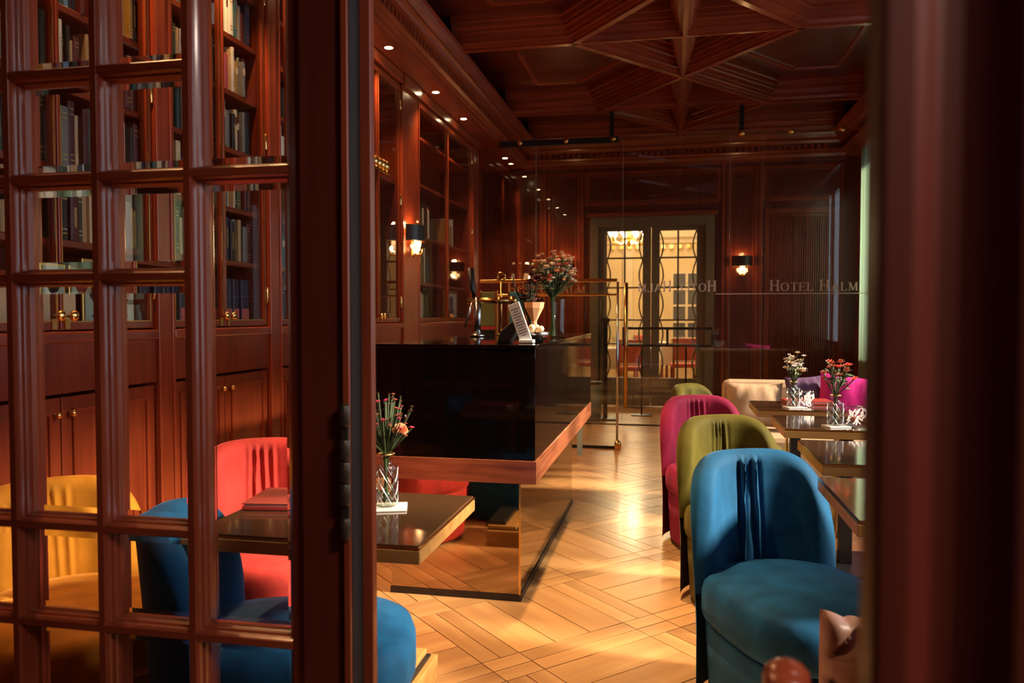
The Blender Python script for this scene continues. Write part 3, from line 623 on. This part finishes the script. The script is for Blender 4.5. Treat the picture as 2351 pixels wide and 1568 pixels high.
dining_chair('rose striped dining chair before the left hall table', -.62, 12.65, R(180)); dining_chair('rose striped dining chair before the right hall table', .22, 13.6, R(185)); dining_chair('rose dining chair at the rear hall table', -.5, 15.8, R(175))
for i, (x, y) in enumerate(((-.95, 13.3), (-.62, 13.5), (.15, 14.5), (.5, 14.6))):
    t = MB().lathe([(.03, 0), (.004, .01), (.004, .08), (.035, .11), (.04, .17), (.034, .19)], seg=12).build('wine_glass', 'vaseglass', None, True, loc=(x, y, .755)); tag(t, 'wine glass on white cloth, %s from the left in the hall' % ORD[i], 'glass', 'hall wine glasses')

# ------------------------------------------------------------------ glass partition
YG2 = 9.30
gp = thing('glass_partition', 'tall frameless glass partition with white lettering before the far wall', 'partition', (0, YG2, 0))
PX = [-2.24, -1.60, -.56, .66, 1.02, 2.38]
for a, b in zip(PX, PX[1:]):
    p = MB().box(a + .004, b - .004, -.006, .006, .015, 3.36).build('glass_panel', 'pglass', gp)
    MB().box(b - .006, b - .003, -.007, .007, .015, 3.36).build('glass_edge', 'edgeglass', p)
MB().box(-2.06, -.62, -.02, .02, 3.34, 3.41).build('top_rail', 'black', gp); MB().box(-.62, 2.3, -.012, .012, 3.36, 3.385).build('top_rail', 'brass', gp)
MB().box(-2.2, 2.35, -.015, .015, 0, .015).build('floor_track', 'black', gp)
for x in (-.70, .776): MB().box(x - .026, x + .026, -.026, .026, 3.38, 3.70).build('ceiling_post', 'black', gp)
for x in (-1.80, -1.24, -.682, .776, 1.307, 1.848): MB().lathe([(.03, -.02), (.034, -.012), (.034, .012), (.015, .02)], (0, 0, 0), 12).build('clamp', 'brass', gp, True, loc=(x, -.03, 3.385), rot=(R(90), 0, 0))
h1 = MB().tube([(-.52, -.06, .21), (-.52, -.06, 1.69)], .024, 12).build('pull_handle', 'brass', gp, True)
for z in (.40, 1.5): MB().tube([(-.52, -.06, z), (-.52, 0, z)], .010, 8).build('handle_stud', 'brass', h1, True)
MB().box(.50, 2.2, -.010, -.006, 1.548, 1.557).build('etched_line', 'white_letter', gp)
gs = thing('glass_screen', 'low glass screen with brass top rails and lettering behind the bar', 'screen', (0, 7.6, 0))
MB().box(-1.88, -.515, -.006, .006, .03, 1.645).build('glass_panel', 'pglass', gs)
for z, hh in ((1.645, .032), (1.505, .02)): MB().box(-1.88, -.51, -.016, .016, z - hh / 2, z + hh / 2).build('brass_rail', 'brass', gs, bevel=.003)
MB().tube([(-.508, -.004, .09), (-.508, -.004, 1.63)], .012, 8).build('edge_profile', 'steel', gs, True)
MB().lathe([(.022, 0), (.034, .01), (.034, .06), (.015, .09)], (-.50, -.02, .0), 12).build('floor_pivot', 'brass', gs, True)
MB().box(-.85, -.80, -.42, -.40, 0, .62).build('support_fin', 'edgeglass', gs)
MB().box(-1.9, -.52, -.012, .012, 0, .03).build('floor_rail', 'black', gs)
GL = {  # strokes on a 1-high cell: (x0,z0,x1,z1,thickness)
 'H': (.80, [(.16, 0, .16, 1, .13), (.64, 0, .64, 1, .13), (.16, .52, .64, .52, .06)], [(.16, 0), (.64, 0), (.16, 1), (.64, 1)]),
 'T': (.74, [(.37, 0, .37, 1, .13), (.04, .97, .70, .97, .06), (.05, .80, .05, 1, .04), (.69, .80, .69, 1, .04)], [(.37, 0)]),
 'E': (.70, [(.16, 0, .16, 1, .13), (.06, .97, .62, .97, .06), (.06, .03, .66, .03, .06), (.16, .52, .50, .52, .05), (.61, .8, .61, 1, .04), (.65, 0, .65, .22, .04), (.5, .42, .5, .62, .04)], []),
 'L': (.66, [(.16, 0, .16, 1, .13), (.06, .03, .62, .03, .06), (.61, 0, .61, .24, .04)], [(.16, 1)]),
 'A': (.84, [(.10, 0, .40, 1, .06), (.40, 1, .72, 0, .14), (.22, .34, .60, .34, .05)], [(.10, 0), (.72, 0)]),
 'M': (.98, [(.15, 0, .17, 1, .06), (.17, 1, .49, .04, .13), (.49, .04, .80, 1, .06), (.82, 0, .82, 1, .13)], [(.15, 0), (.82, 0), (.15, 1), (.82, 1)]), }
def lettering(x0, z0, capH, width, mat, mirror=False, par=None):
    x = 0; segs = []
    for wd in ('Hotel', 'Halm'):
        for i, chx in enumerate(wd):
            s = 1.0 if i == 0 else .76; L = chx.upper()
            if L == 'O':
                segs.append(('O', x, s)); x += .86 * s
            else:
                adv, st, sf = GL[L]; segs.append((L, x, s)); x += adv * s
            x += .06
        x += .36
    tot = x - .42; k = capH; kx = width / tot
    def P(a, b): 
        X = a * kx; X = width - X if mirror else X
        return x0 + X, z0 + b * k
    box_ = []
    def quad(pts): box_[-1].prism([P(*p) for p in pts], lambda a, b: (a, -.0105, b), lambda a, b: (a, -.0065, b))
    for L, xx, s in segs:
        m = MB(); box_.append(m)
        if L == 'O':
            n = 20; ring = []
            for i in range(n):
                a0, a1 = 2 * math.pi * i / n, 2 * math.pi * (i + 1) / n
                f = lambda a, rx, rz: (xx + s * (.42 + rx * math.cos(a)), s * (.5 + rz * math.sin(a)))
                quad([f(a0, .40, .51), f(a1, .40, .51), f(a1, .27, .46), f(a0, .27, .46)])
            continue
        for (ax, az, bx, bz, th) in GL[L][1]:
            ax, az, bx, bz = [v * s for v in (ax, az, bx, bz)]; th *= s
            if abs(az - bz) < 1e-6: quad([(xx + ax, az - th / 2), (xx + bx, az - th / 2), (xx + bx, az + th / 2), (xx + ax, az + th / 2)])
            else: quad([(xx + ax - th / 2, az), (xx + ax + th / 2, az), (xx + bx + th / 2, bz), (xx + bx - th / 2, bz)])
        for (sx, sz) in GL[L][2]:
            z_ = sz * s; d = .045 * s
            quad([(xx + (sx - .14) * s, z_ if sz == 0 else z_ - d), (xx + (sx + .14) * s, z_ if sz == 0 else z_ - d), (xx + (sx + .14) * s, z_ + d if sz == 0 else z_), (xx + (sx - .14) * s, z_ + d if sz == 0 else z_)])
    for m in box_: m.build('letter', mat, par or gp)
lettering(1.095, 1.582, .125, .95, 'white_letter')
lettering(-.385, 1.582, .125, .90, 'white_letter', True)
lettering(-1.60, 1.522, .10, .78, 'brass_letter', False, gs)

# ------------------------------------------------------------------ bar counter
bc = thing('bar_counter', 'black lacquer bar counter on a wooden plinth and mirrored base', 'bar', (-.58, 3.34, 0))
BX0, BY1 = -.78, 2.40
MB().box(BX0, 0, 0, BY1, .665, 1.155).build('counter_body', 'black_glass', bc, bevel=.003)
MB().box(BX0, .004, -.004, BY1, 1.157, 1.172).build('counter_top', 'black_glass', bc, bevel=.002)
MB().box(BX0, .004, -.004, BY1 + .0, .56, .663).build('plinth', ['plinth'], bc, bevel=.003)
MB().box(BX0 - .001, .006, -.0065, -.0045, .562, .661).build('plinth_face', 'plinthx', bc)
MB().box(BX0 + .08, -.085, .095, BY1 - .42, .03, .558).build('mirror_base', 'base_mirror', bc)
MB().box(BX0 + .075, -.080, .09, BY1 - .415, 0, .03).build('kick_strip', 'black', bc)
MB().box(-.09, -.082, .090, .098, .03, .558).build('corner_strip', 'brass', bc)

# things on the bar
ZC = 1.1725
tp = thing('beer_tap', 'brass beer tap with black lever on the bar', 'tap', (-1.16, 4.62, ZC))
MB().tube([(0, 0, 0), (0, 0, .24)], .022, 12).lathe([(.045, 0), (.045, .012), (.024, .02)], seg=16).build('column', 'steel', tp, True)
MB().tube([(-.06, 0, .22), (.22, 0, .22)], .018, 10).ball((.22, 0, .22), .028).ball((.14, 0, .22), .024).build('spout_arm', 'brass', tp, True)
MB().tube([(-.02, 0, .24), (-.03, 0, .29), (-.045, 0, .42)], .014, 8, r1=.022).build('lever', 'black', tp, True)
MB().tube([(-.03, -.01, .21), (-.05, -.02, .14), (-.075, -.02, .06)], .008, 8).build('spout', 'steel', tp, True)
for nm, x0, w_, mt, lb in (('menu_board', -1.235, .10, 'greenpanel', 'olive green upright board standing behind the bar'), ('menu_board', -1.04, .10, 'tealpanel', 'teal upright board standing behind the bar tablet')):
    t = thing(nm, lb, 'board', (x0, 5.0, ZC)); MB().box(0, w_, 0, .03, .06, .285).build('board_panel', mt, t, bevel=.004); MB().box(0, w_, 0, .03, .035, .06).build('lower_band', 'redpanel', t); MB().box(0, w_, 0, .03, 0, .035).build('foot', 'black', t)
    for xx in (-.012, w_): MB().box(xx, xx + .012, -.004, .034, 0, .295).build('side_rod', 'brass', t)
ky = thing('key_ornament', 'small brass ring topped key ornament on the bar', 'ornament', (-1.095, 5.0, ZC)); MB().tube([(0, 0, 0), (0, 0, .36)], .007, 8).lathe([(.03, 0), (.03, .008), (.008, .014)], seg=12).build('stem', 'brass', ky, True)
MB().tube([(.025 * math.cos(a), 0, .385 + .025 * math.sin(a)) for a in [2 * math.pi * k / 16 for k in range(17)]], .008, 6).build('ring', 'brass', ky, True)
tb2 = thing('menu_tablet', 'white menu card tilted in a black holder on the bar', 'tablet', (-.695, 3.58, ZC), R(-6))
rt = R(-20)
MB().obox((0, 0, .098), (.058, .010, .185), (0, rt, 0)).build('card', 'paper', tb2, bevel=.002)
tx = MB()
for k in range(11): tx.obox((math.sin(rt) * (.013 * k - .065), -.0056, .098 + math.cos(rt) * (.013 * k - .065)), (.042 if k % 3 else .026, .001, .003), (0, rt, 0))
tx.build('printed_lines', 'ink', tb2); MB().obox((.035, 0, .009), (.07, .04, .016)).build('card_foot', 'paper', tb2, bevel=.003)
MB().prism([(-.12, 0), (-.05, 0), (-.02, .05), (-.01, .12), (-.045, .10), (-.10, .055)], lambda a, b: (a, .01, b), lambda a, b: (a, .06, b)).build('holder', 'black', tb2, bevel=.006)
def stems_bouquet(name, lab, loc, base_z, spread, height, n, petals, leafm, seed, size=.018, leaves=30, neck=.02, cat='flowers', blooms=1.0):
    random.seed(seed); t = thing(name, lab, cat, loc); st = MB(); tips = []
    for k in range(n):
        a = random.uniform(0, 2 * math.pi); rr = spread * math.sqrt(random.random()); hh = height * random.uniform(.38, 1.0) * (1 - .25 * (rr / spread) ** 2)
        tip = (rr * math.cos(a), rr * math.sin(a), base_z + hh); b = (neck * .6 * math.cos(a + 2.5), neck * .6 * math.sin(a + 2.5), .012)
        mid = (neck * .5 * math.cos(a), neck * .5 * math.sin(a), base_z); st.tube([b, mid, (tip[0] * .6, tip[1] * .6, base_z + hh * .55), tip], .0022, 4); tips.append(tip)
    st.build('stems', 'stem', t, stuff=True)
    heads = {}
    for k, tip in enumerate(tips):
        if random.random() > blooms: continue
        heads.setdefault(random.choice(petals), []).append(tip)
    for pm, ts in heads.items():
        for tip in ts:
            m = MB(); s = size * random.uniform(.6, 1.3)
            for ring, (np_, tilt, sc_) in enumerate(((6, .35, 1.0), (5, .85, .8), (3, 1.25, .55))):
                for q in range(np_):
                    a = 2 * math.pi * (q + .5 * ring) / np_; ct, stt = math.cos(tilt), math.sin(tilt); d = Vector((math.cos(a) * ct, math.sin(a) * ct, stt)); sd = Vector((-math.sin(a), math.cos(a), 0))
                    c = Vector(tip); L = s * 1.3 * sc_
                    m.add([c, c + d * L * .6 + sd * L * .42, c + d * L, c + d * L * .6 - sd * L * .42], [(0, 1, 2, 3)])
            m.build('blossom', pm, t)
    lm = MB()
    for k in range(leaves):
        tip = random.choice(tips); f_ = random.uniform(.35, .95); p = Vector((tip[0] * f_, tip[1] * f_, base_z + (tip[2] - base_z) * f_)); d = Vector((random.uniform(-1, 1), random.uniform(-1, 1), random.uniform(-.2, .9))).normalized(); sd = d.orthogonal().normalized(); L = size * random.uniform(1.2, 2.6)
        lm.add([p, p + d * L * .5 + sd * L * .18, p + d * L, p + d * L * .5 - sd * L * .18], [(0, 1, 2, 3)])
    if leaves: lm.build('leaves', leafm, t, stuff=True)
    return t
vb = tag(MB().lathe([(.001, .004), (.036, .004), (.038, .0), (.040, .01), (.036, .08), (.038, .20), (.042, .245), (.040, .245), (.034, .19), (.032, .03), (.001, .02)], seg=24).build('tall_vase', 'vaseglass', None, True, loc=(-.645, 4.5, ZC)), 'tall clear glass vase on the bar holding a large bouquet', 'vase')
stems_bouquet('bouquet', 'large dried and rusty flower bouquet in the tall bar vase', (-.68, 4.5, ZC), .24, .135, .27, 140, ['dried', 'rust', 'peach', 'dried', 'whitef', 'dried'], 'pale_leaf', 5, .020, 260, .03)
dk = stems_bouquet('flower_spray', 'dark burgundy flower spray standing on the bar beside the tablet', (-.76, 4.25, ZC), .12, .06, .26, 30, ['darkleaf', 'darkleaf', 'rust'], 'darkleaf', 9, .022, 70, .02)
MB().tube([(-.10, 0, .36), (-.10, 0, .30), (-.05, 0, .20), (-.01, 0, .10), (.0, 0, .0)], .005, 6).build('bent_wire', 'black', dk, True)
bw_ = thing('brass_bowl', 'small heap of metal oddments and cups beside the tablet on the bar', 'bowl', (-.64, 3.72, ZC)); MB().lathe([(.001, .004), (.03, .0), (.06, .03), (.066, .05), (.06, .05), (.028, .008)], seg=16).build('bowl', 'steel', bw_, True)
m = MB(); random.seed(3)
for k in range(10): m.ball((random.uniform(-.035, .035), random.uniform(-.035, .035), .045 + random.random() * .03), .016, 1, 6, 4)
m.build('oddments', 'dried', bw_, True)
tulip = thing('paper_cone', 'striped paper cone behind the tablet on the bar', 'cone', (-.72, 4.12, ZC)); MB().lathe([(.012, 0), (.014, .10), (.05, .17), (.055, .20), (.001, .19)], seg=8).build('cone', 'peach', tulip)

# ------------------------------------------------------------------ tub chairs
def tub_chair(lab, col, loc, rz, seed=1, HT=.825, pl=None, group='velvet tub chairs'):
    random.seed(seed); t = thing('tub_chair', lab, 'chair', (loc[0], loc[1], 0), rz, group)
    T, SEAT, A = .085, .44, R(67)
    rx, ry = .285, .29
    pleats = [(-.20 + random.uniform(-.02, .02), .006), (-.08, .010), (.03, .009), (.15 + random.uniform(-.02, .02), .006)]
    pleats = pl or pleats
    NU, rows = 96, []
    def top(u): return SEAT - .05 + (HT - SEAT + .05) * (1 - abs(u) ** 4.2) ** .42
    for i in range(NU + 1):
        u = -1 + 2 * i / NU; th = A * u; ht = top(u) if abs(u) < 1 else SEAT - .05; tk = T * (1 - abs(u) ** 10) ** .5 if abs(u) < 1 else 0
        nx, ny = math.sin(th), math.cos(th); row = []
        flare = lambda z: 1 + .10 * max(0, z - .3) / .5
        def pt(off, z):
            r = (1 - off) ; k = flare(z) if True else 1
            return (nx * (rx * k - off), ny * (ry * k - off) + .02 * max(0, z - .3), z)
        for k in range(11): row.append(pt(0, .02 + (ht - T / 2 - .02) * k / 10))
        for k in range(1, 8):
            a = math.pi * k / 8; row.append(pt(tk / 2 - tk / 2 * math.cos(a), ht - T / 2 + T / 2 * math.sin(a)))
        for k in range(15):
            z = ht - T / 2 - (ht - T / 2 - SEAT + .06) * k / 14; cr = 0
            for pu, dp in pleats:
                du = u - pu - .05 * (k / 14) * (1 if pu > 0 else -1); cr += dp * math.exp(-(du / .018) ** 2) * (1 - k / 14) ** .4 - .45 * dp * math.exp(-((abs(du) - .055) / .03) ** 2) * (1 - k / 14) ** .4
            row.append(pt(tk + cr * (1 if tk > .03 else 0), z))
        rows.append(row)
    MB().grid(rows).build('backrest', col, t, True)
    # seat cushion: domed D shape
    def seatring(s, z): return [(s * rx * .93 * math.copysign(abs(math.sin(a)) ** .8, math.sin(a)), (s * .33 * math.copysign(abs(math.cos(a)) ** .62, math.cos(a))) - .075, z) for a in [2 * math.pi * k / 40 for k in range(41)]]
    rings = [seatring(s, z) for s, z in ((.80, .30), (.97, .305), (1.0, .33), (1.0, .40), (.97, .43), (.90, .445), (.6, .462), (.3, .468), (.001, .47))]
    MB().grid(rings).build('seat_cushion', col, t, True)
    rings = [seatring(s, z) for s, z in ((.86, .02), (.90, .03), (.95, .28), (.93, .30), (.5, .30))]
    MB().grid(rings).build('base', col, t, True)
    MB().lathe([(.20, 0), (.20, .025)], (0, -.04, 0), 16).build('foot_ring', 'black', t)
    return t
tub_chair('blue velvet tub chair, nearest on the window side', 'blue', (.375, 2.62), R(25), 1, .825, [(-.10, .022), (.08, .018)])
tub_chair('olive velvet tub chair behind the blue window side chair', 'olive', (.335, 3.60), R(24), 2, .825, [(-.14, .007), (-.06, .010), (.0, .012), (.07, .009)])
tub_chair('raspberry velvet tub chair behind the olive one', 'magenta', (.245, 4.53), R(22), 3)
tub_chair('far olive tub chair seen edge on behind the raspberry chair', 'olive', (.33, 5.43), R(60), 4)
tub_chair('yellow velvet tub chair behind the glazed door', 'yellow', (-1.80, 2.02), R(50), 5, .765)
tub_chair('red velvet tub chair farthest behind the glazed door', 'red', (-1.50, 2.66), R(30), 6, .80)
tub_chair('blue velvet tub chair pushed under the left table', 'blue', (-1.08, 1.93), R(108), 7, .785)

# ------------------------------------------------------------------ tables
def cafe_table(lab, x0, x1, y0, y1, z=.75, basemat='black'):
    t = thing('cafe_table', lab, 'table', ((x0 + x1) / 2, (y0 + y1) / 2, 0), 0, 'polished cafe tables'); a, b = (x1 - x0) / 2, (y1 - y0) / 2
    MB().box(-a + .004, a - .004, -b + .004, b - .004, z - .012, z).build('table_top', 'table', t, bevel=.0015)
    MB().box(-a, a, -b, b, z - .045, z - .012).build('table_edge', 'edge', t, bevel=.002)
    m = MB(); m.box(-a - .001, a + .001, -b - .001, -b, z - .008, z - .004); m.box(-a - .001, -a, -b, b, z - .008, z - .004); m.box(a, a + .001, -b, b, z - .008, z - .004); m.build('brass_inlay', 'brass', t)
    MB().box(-.03, .03, -.03, .03, .03, z - .045).build('column', basemat, t); MB().box(-.055, -.045, -.03, .03, .03, z - .045).build('column_strip', 'brass', t)
    MB().box(-.22, .22, -.22, .22, 0, .03).build('foot_plate', basemat, t, bevel=.003)
    return t
cafe_table('polished table by the door jamb with a pink flower vase', -1.20, -.584, 1.755, 2.29)
cafe_table('nearest window side table, beside the near blue chair', .495, 1.18, 2.215, 2.80)
cafe_table('second window side table with an amber vase', .555, 1.22, 3.05, 3.63)
cafe_table('third window side table with red flowers', .545, 1.22, 3.96, 4.50)
cafe_table('farthest window side table with a white dried flower vase', .50, 1.0, 4.75, 5.25)
def vase(lab, x, y, z, r=.03, hgt=.15, mat='vaseglass', fill=None):
    t = thing('ribbed_vase', lab, 'vase', (x, y, z), 0, 'ribbed glass table vases'); m = MB(); n = 18
    prof = [(r * .85, .001)] + [(r * (1 + .05 * ((-1) ** k)), .006 + hgt * .70 * k / 12) for k in range(13)] + [(r * .62, hgt * .80), (r * .55, hgt * .88), (r * .7, hgt * .97), (r * .7, hgt)]
    m.lathe(prof, seg=n); m.build('glass_body', mat, t, True)
    d = MB()
    for k in range(9):
        for s in (-1, 1):
            pts = [(r * 1.05 * math.cos(2 * math.pi * k / 9 + s * q * .22), r * 1.05 * math.sin(2 * math.pi * k / 9 + s * q * .22), .01 + hgt * .68 * q / 8) for q in range(9)]
            d.tube(pts, .0011, 4)
    d.build('diamond_ribs', 'steel', t, stuff=True)
    MB().tube([(r * .72 * math.cos(a), r * .72 * math.sin(a), hgt) for a in [2 * math.pi * q / 16 for q in range(17)]], .003, 5).build('rim', 'brass', t, True)
    if fill: MB().lathe([(.001, .008), (r * .85, .008), (r * .85, hgt * .42), (.001, hgt * .42)], seg=14).build('water', fill, t)
    c = tag(MB().box(-.055, .055, -.045, .045, 0, .006).build('coaster', 'cork', None, bevel=.002, loc=(x + .005, y, z - .0065), rot=(0, 0, R(18))), 'pale square coaster under the ' + lab.replace('ribbed glass vase', 'vase'), 'coaster')
zt = .757
vase('ribbed glass vase on the left table by the jamb', -.795, 2.09, zt, .032, .15)
stems_bouquet('flower_posy', 'pink and burgundy posy with peach carnation by the jamb', (-.795, 2.09, zt), .15, .075, .18, 60, ['rose', 'rose', 'rust', 'darkleaf'], 'darkleaf', 11, .007, 90, .012)
crn = thing('carnation', 'single peach carnation in the vase by the jamb', 'flower', (-.795, 2.09, zt)); MB().tube([(0, 0, .05), (.01, 0, .15), (.045, -.01, .215)], .002, 5).build('stem', 'stem', crn)
m = MB(); random.seed(2)
for k in range(60):
    a = random.uniform(0, 6.28); tl_ = random.uniform(.1, 1.5); d = Vector((math.cos(a) * math.cos(tl_) + .4, math.sin(a) * math.cos(tl_), math.sin(tl_))).normalized(); sd = d.orthogonal().normalized(); L = .026; c = Vector((.045, -.01, .215)); m.add([c, c + d * L * .7 + sd * L * .4, c + d * L, c + d * L * .7 - sd * L * .4], [(0, 1, 2, 3)])
m.build('petals', 'peach', crn)
vase('ribbed glass vase on the second window table', .86, 3.16, zt, .036, .14, 'vaseglass', 'amber')
stems_bouquet('flower_posy', 'coral and rose posy on the second window table', (.86, 3.16, zt), .14, .09, .19, 26, ['coral', 'rose', 'coral'], 'leaf', 12, .016, 40, .014)
vase('ribbed glass vase on the third window table', .80, 4.08, zt, .036, .15)
stems_bouquet('flower_posy', 'red flowered leafy posy on the third window table', (.80, 4.08, zt), .15, .10, .20, 26, ['coral', 'coral', 'rust'], 'leaf', 13, .018, 60, .014)
vase('ribbed glass vase on the farthest window table', .72, 4.88, zt, .034, .15)
stems_bouquet('flower_posy', 'white dried posy on the farthest window table', (.72, 4.88, zt), .15, .07, .19, 30, ['whitef', 'dried'], 'pale_leaf', 14, .018, 30, .014)
def cutglass(lab, x, y):
    t = thing('candle_holder', lab, 'glass', (x, y, .7505), R(20), 'cut glass candle holders'); MB().box(-.045, .045, -.045, .045, 0, .10).build('glass_block', 'crystalglass', t, bevel=.01)
    m = MB(); random.seed(int(y * 10))
    for k in range(26): m.obox((random.uniform(-.04, .04), -.046 if k % 2 else random.uniform(-.03, .03), random.uniform(.01, .09)), (.006, .004, .03), (0, random.uniform(-1, 1), 0))
    m.build('cut_facets', 'whitef', t, stuff=True)
cutglass('cut glass candle holder on the second window table', .955, 3.20); cutglass('cut glass candle holder on the third window table', .90, 4.12); cutglass('cut glass candle holder on the farthest window table', .79, 4.95)
def menu(lab, x, y, rz):
    t = thing('menu_book', lab, 'menu', (x, y, .7505), rz, 'red menu books'); MB().box(-.14, .14, -.10, .10, 0, .012).build('cover', 'menu', t, bevel=.003); MB().box(-.132, .134, -.095, .095, .012, .016).build('pages', 'paper', t); MB().box(-.14, .14, -.10, .10, .016, .022).build('cover', 'menu', t, bevel=.003)
menu('red menu book on the farthest window table', .84, 5.14, R(4)); menu('red menu book on the third window table', 1.07, 4.32, R(-6)); menu('red menu book on the left table under the glazed door', -1.06, 2.10, R(8))

# ------------------------------------------------------------------ banquette and cushions
bq = thing('banquette', 'beige upholstered banquette along the window wall', 'banquette', (1.35, 5.76, 0))
MB().box(-.92, .95, 0, .62, .08, .44).build('seat', 'beige', bq, bevel=.04); MB().box(-.95, .95, .52, .66, .44, .80).build('backrest', 'beige', bq, bevel=.05); MB().box(.45, .98, -3.6, 0, .08, .44).build('side_seat', 'beige', bq, bevel=.04); MB().box(-.90, .93, .05, .6, 0, .08).build('plinth', 'wx', bq)
def cushion(lab, col, loc, rot, w_=.46, h_=.46, th=.16, name='cushion'):
    N = 14; top_, bot = [], []
    for i in range(N + 1):
        r0, r1 = [], []
        for j in range(N + 1):
            a, b = -1 + 2 * i / N, -1 + 2 * j / N; pin = 1 - .10 * (1 - a * a) * 0 - .07 * (1 - b * b) * abs(a) ** 3; pin2 = 1 - .07 * (1 - a * a) * abs(b) ** 3
            e = max(0, (1 - abs(a) ** 2.6) * (1 - abs(b) ** 2.6)) ** .5 * th / 2; wr = .006 * math.sin(9 * a * b + 7 * a) * (abs(a) + abs(b)) * (1 if e > 0 else 0)
            x, z = a * w_ / 2 * pin, b * h_ / 2 * pin2; r0.append((x, -e + wr, z)); r1.append((x, e + wr, z))
        top_.append(r0); bot.append(r1)
    m = MB(); m.grid(top_); m.grid(bot[::-1]); o = m.build(name, col, None, True, loc=loc, rot=rot); return tag(o, lab, 'cushion', 'scatter cushions')
cushion('bright pink cushion at the right end of the banquette', 'pink_cushion', (1.27, 5.99, .66), (R(-10), R(6), R(-10)), .44, .42, .14)
cushion('dark plum cushion left of the pink one', 'purple_cushion', (1.00, 6.10, .655), (R(-10), R(-4), R(6)), .30, .40, .12)
cushion('long beige bolster cushion on the banquette', 'beige', (.62, 6.12, .625), (R(-8), 0, 0), .42, .34, .16)
# curtains
def curtain(lab, y0, y1, x, z0, z1):
    n = 60; rows = [[(x + .035 * math.sin(i * .9) + .012 * math.sin(i * 2.3), y0 + (y1 - y0) * i / n, z) for z in (z0, z0 + (z1 - z0) * .5, z1)] for i in range(n + 1)]
    o = MB().grid(rows).build('curtain', 'curtain', None, True); s = o.modifiers.new('thick', 'SOLIDIFY'); s.thickness = .002; return tag(o, lab, 'curtain')
curtain('pale green white curtain at the far right window', 9.0, 10.04, 2.25, .10, 3.30)

# ------------------------------------------------------------------ vestibule furniture behind the glass
fs = thing('frame_console', 'black metal frame console standing before the far doorway', 'console', (0, 10.25, 0))
MB().box(-.62, .52, -.02, .02, 1.12, 1.155).build('top_bar', 'black', fs); MB().box(-.62, .52, -.02, .02, .90, .93).build('lower_bar', 'black', fs)
for x in (-.62, -.06, .50): MB().box(x - .0, x + .03, -.02, .02, .93, 1.12).build('upright', 'black', fs)
for x in (-.38, .18): MB().box(x, x + .022, -.011, .011, .0, .90).build('leg', 'black', fs); MB().box(x - .12, x + .14, -.10, .10, 0, .012).build('foot_plate', 'black', fs)
ps = thing('post_stand', 'black post stand behind the glass partition', 'stand', (-.80, 9.75, 0)); MB().box(-.025, .025, -.02, .02, .02, 1.26).build('post', 'black', ps); MB().box(-.16, .16, -.12, .12, 0, .02).build('foot_plate', 'black', ps); MB().box(-.05, .05, -.03, .03, 1.22, 1.27).build('post_cap', 'black', ps)
MB().tube([(-.10, 0, .02), (-.05, 0, 1.5)], .010, 6).build('rod', 'black', ps, True)
bn = thing('floor_bin', 'grey green enamel bin beside the black post stand', 'bin', (-.97, 9.62, 0)); MB().lathe([(.12, .0), (.13, .05), (.135, .48), (.125, .48), (.12, .06)], seg=20).build('bin_body', 'bin', bn, True); MB().lathe([(.138, .46), (.142, .47), (.138, .485)], seg=20).build('rim', 'black', bn, True)
nk = thing('napkin', 'white cloth hanging over the bin edge', 'cloth', (-1.02, 9.50, .47)); MB().grid([[(-.05 + .10 * i / 6 * (1 - .3 * j / 6), -.03 - .012 * math.sin(i * 1.7) - .01 * j, .26 - .06 * j - .02 * abs(i - 3)) for j in range(7)] for i in range(7)]).build('folded_cloth', 'linen', nk, True)

# stepped wooden block and tufted armchair in the foreground
sb = thing('stepped_block', 'low stepped oak block with black gaps on the floor', 'block', (-.81, 2.26, 0)); MB().box(-.20, .0, 0, .38, .0, .09).build('lower_step', 'edge', sb, bevel=.004); MB().box(-.20, -.035, 0, .36, .096, .115).build('upper_step', 'edge', sb, bevel=.003); MB().box(-.20, -.02, .01, .36, .09, .096).build('gap_strip', 'black', sb); MB().box(-.20, -.10, .0, .34, .115, .135).build('cap_strip', 'black', sb)
ac = thing('tufted_armchair', 'blush tufted leather armchair at the lower right beside the door leaf', 'armchair', (.575, 1.78, 0), R(6))
N = 60; rows = []
for i in range(N + 1):
    row = []
    for j in range(N + 1):
        a, b = -1 + 2 * i / N, -1 + 2 * j / N; e = (1 - abs(a) ** 4) * (1 - abs(b) ** 4)
        tu = (abs(math.cos(math.pi * 1.7 * (a + b + .1))) * abs(math.cos(math.pi * 1.7 * (a - b + .2)))) ** .55
        row.append((a * .25, -.05 * e ** .4 - .065 * tu * e ** .35 + .03, .37 + b * .27 + .02 * tu * max(0, b) ** 4))
    rows.append(row)
MB().grid(rows).build('tufted_back', 'leather', ac, True); MB().box(-.24, .24, .01, .06, .10, .58).build('back_frame', 'leather', ac, bevel=.03)
for x in (-.20, .20):
    for y in (-.04, .03): MB().box(x - .018, x + .018, y - .018, y + .018, 0, .12).build('leg', 'edge', ac, bevel=.004)
wc = thing('wooden_chair', 'wooden chair with a rounded back post at the lower right edge', 'chair', (.312, .75, 0))
for s_ in (-1, 1): MB().tube([(s_ * .225, -.22, .0), (s_ * .225, -.20, .45), (s_ * .214, -.09, .80), (s_ * .206, -.01, .955), (s_ * .205, -.003, .965)], .020, 12, r1=.021).ball((s_ * .205, -.002, .964), .0215, .8, 14, 8).build('back_post', 'door', wc, True)
MB().box(-.20, .20, -.16, -.14, .56, .62).build('back_rail', 'edge', wc, bevel=.006)
MB().box(-.23, .23, -.60, -.18, .42, .46).build('seat', 'leather', wc, bevel=.015)
for s_ in (-1, 1): MB().box(s_ * .2 - .018, s_ * .2 + .018, -.58, -.544, 0, .42).build('leg', 'edge', wc, bevel=.004)
bpy.context.view_layer.update()
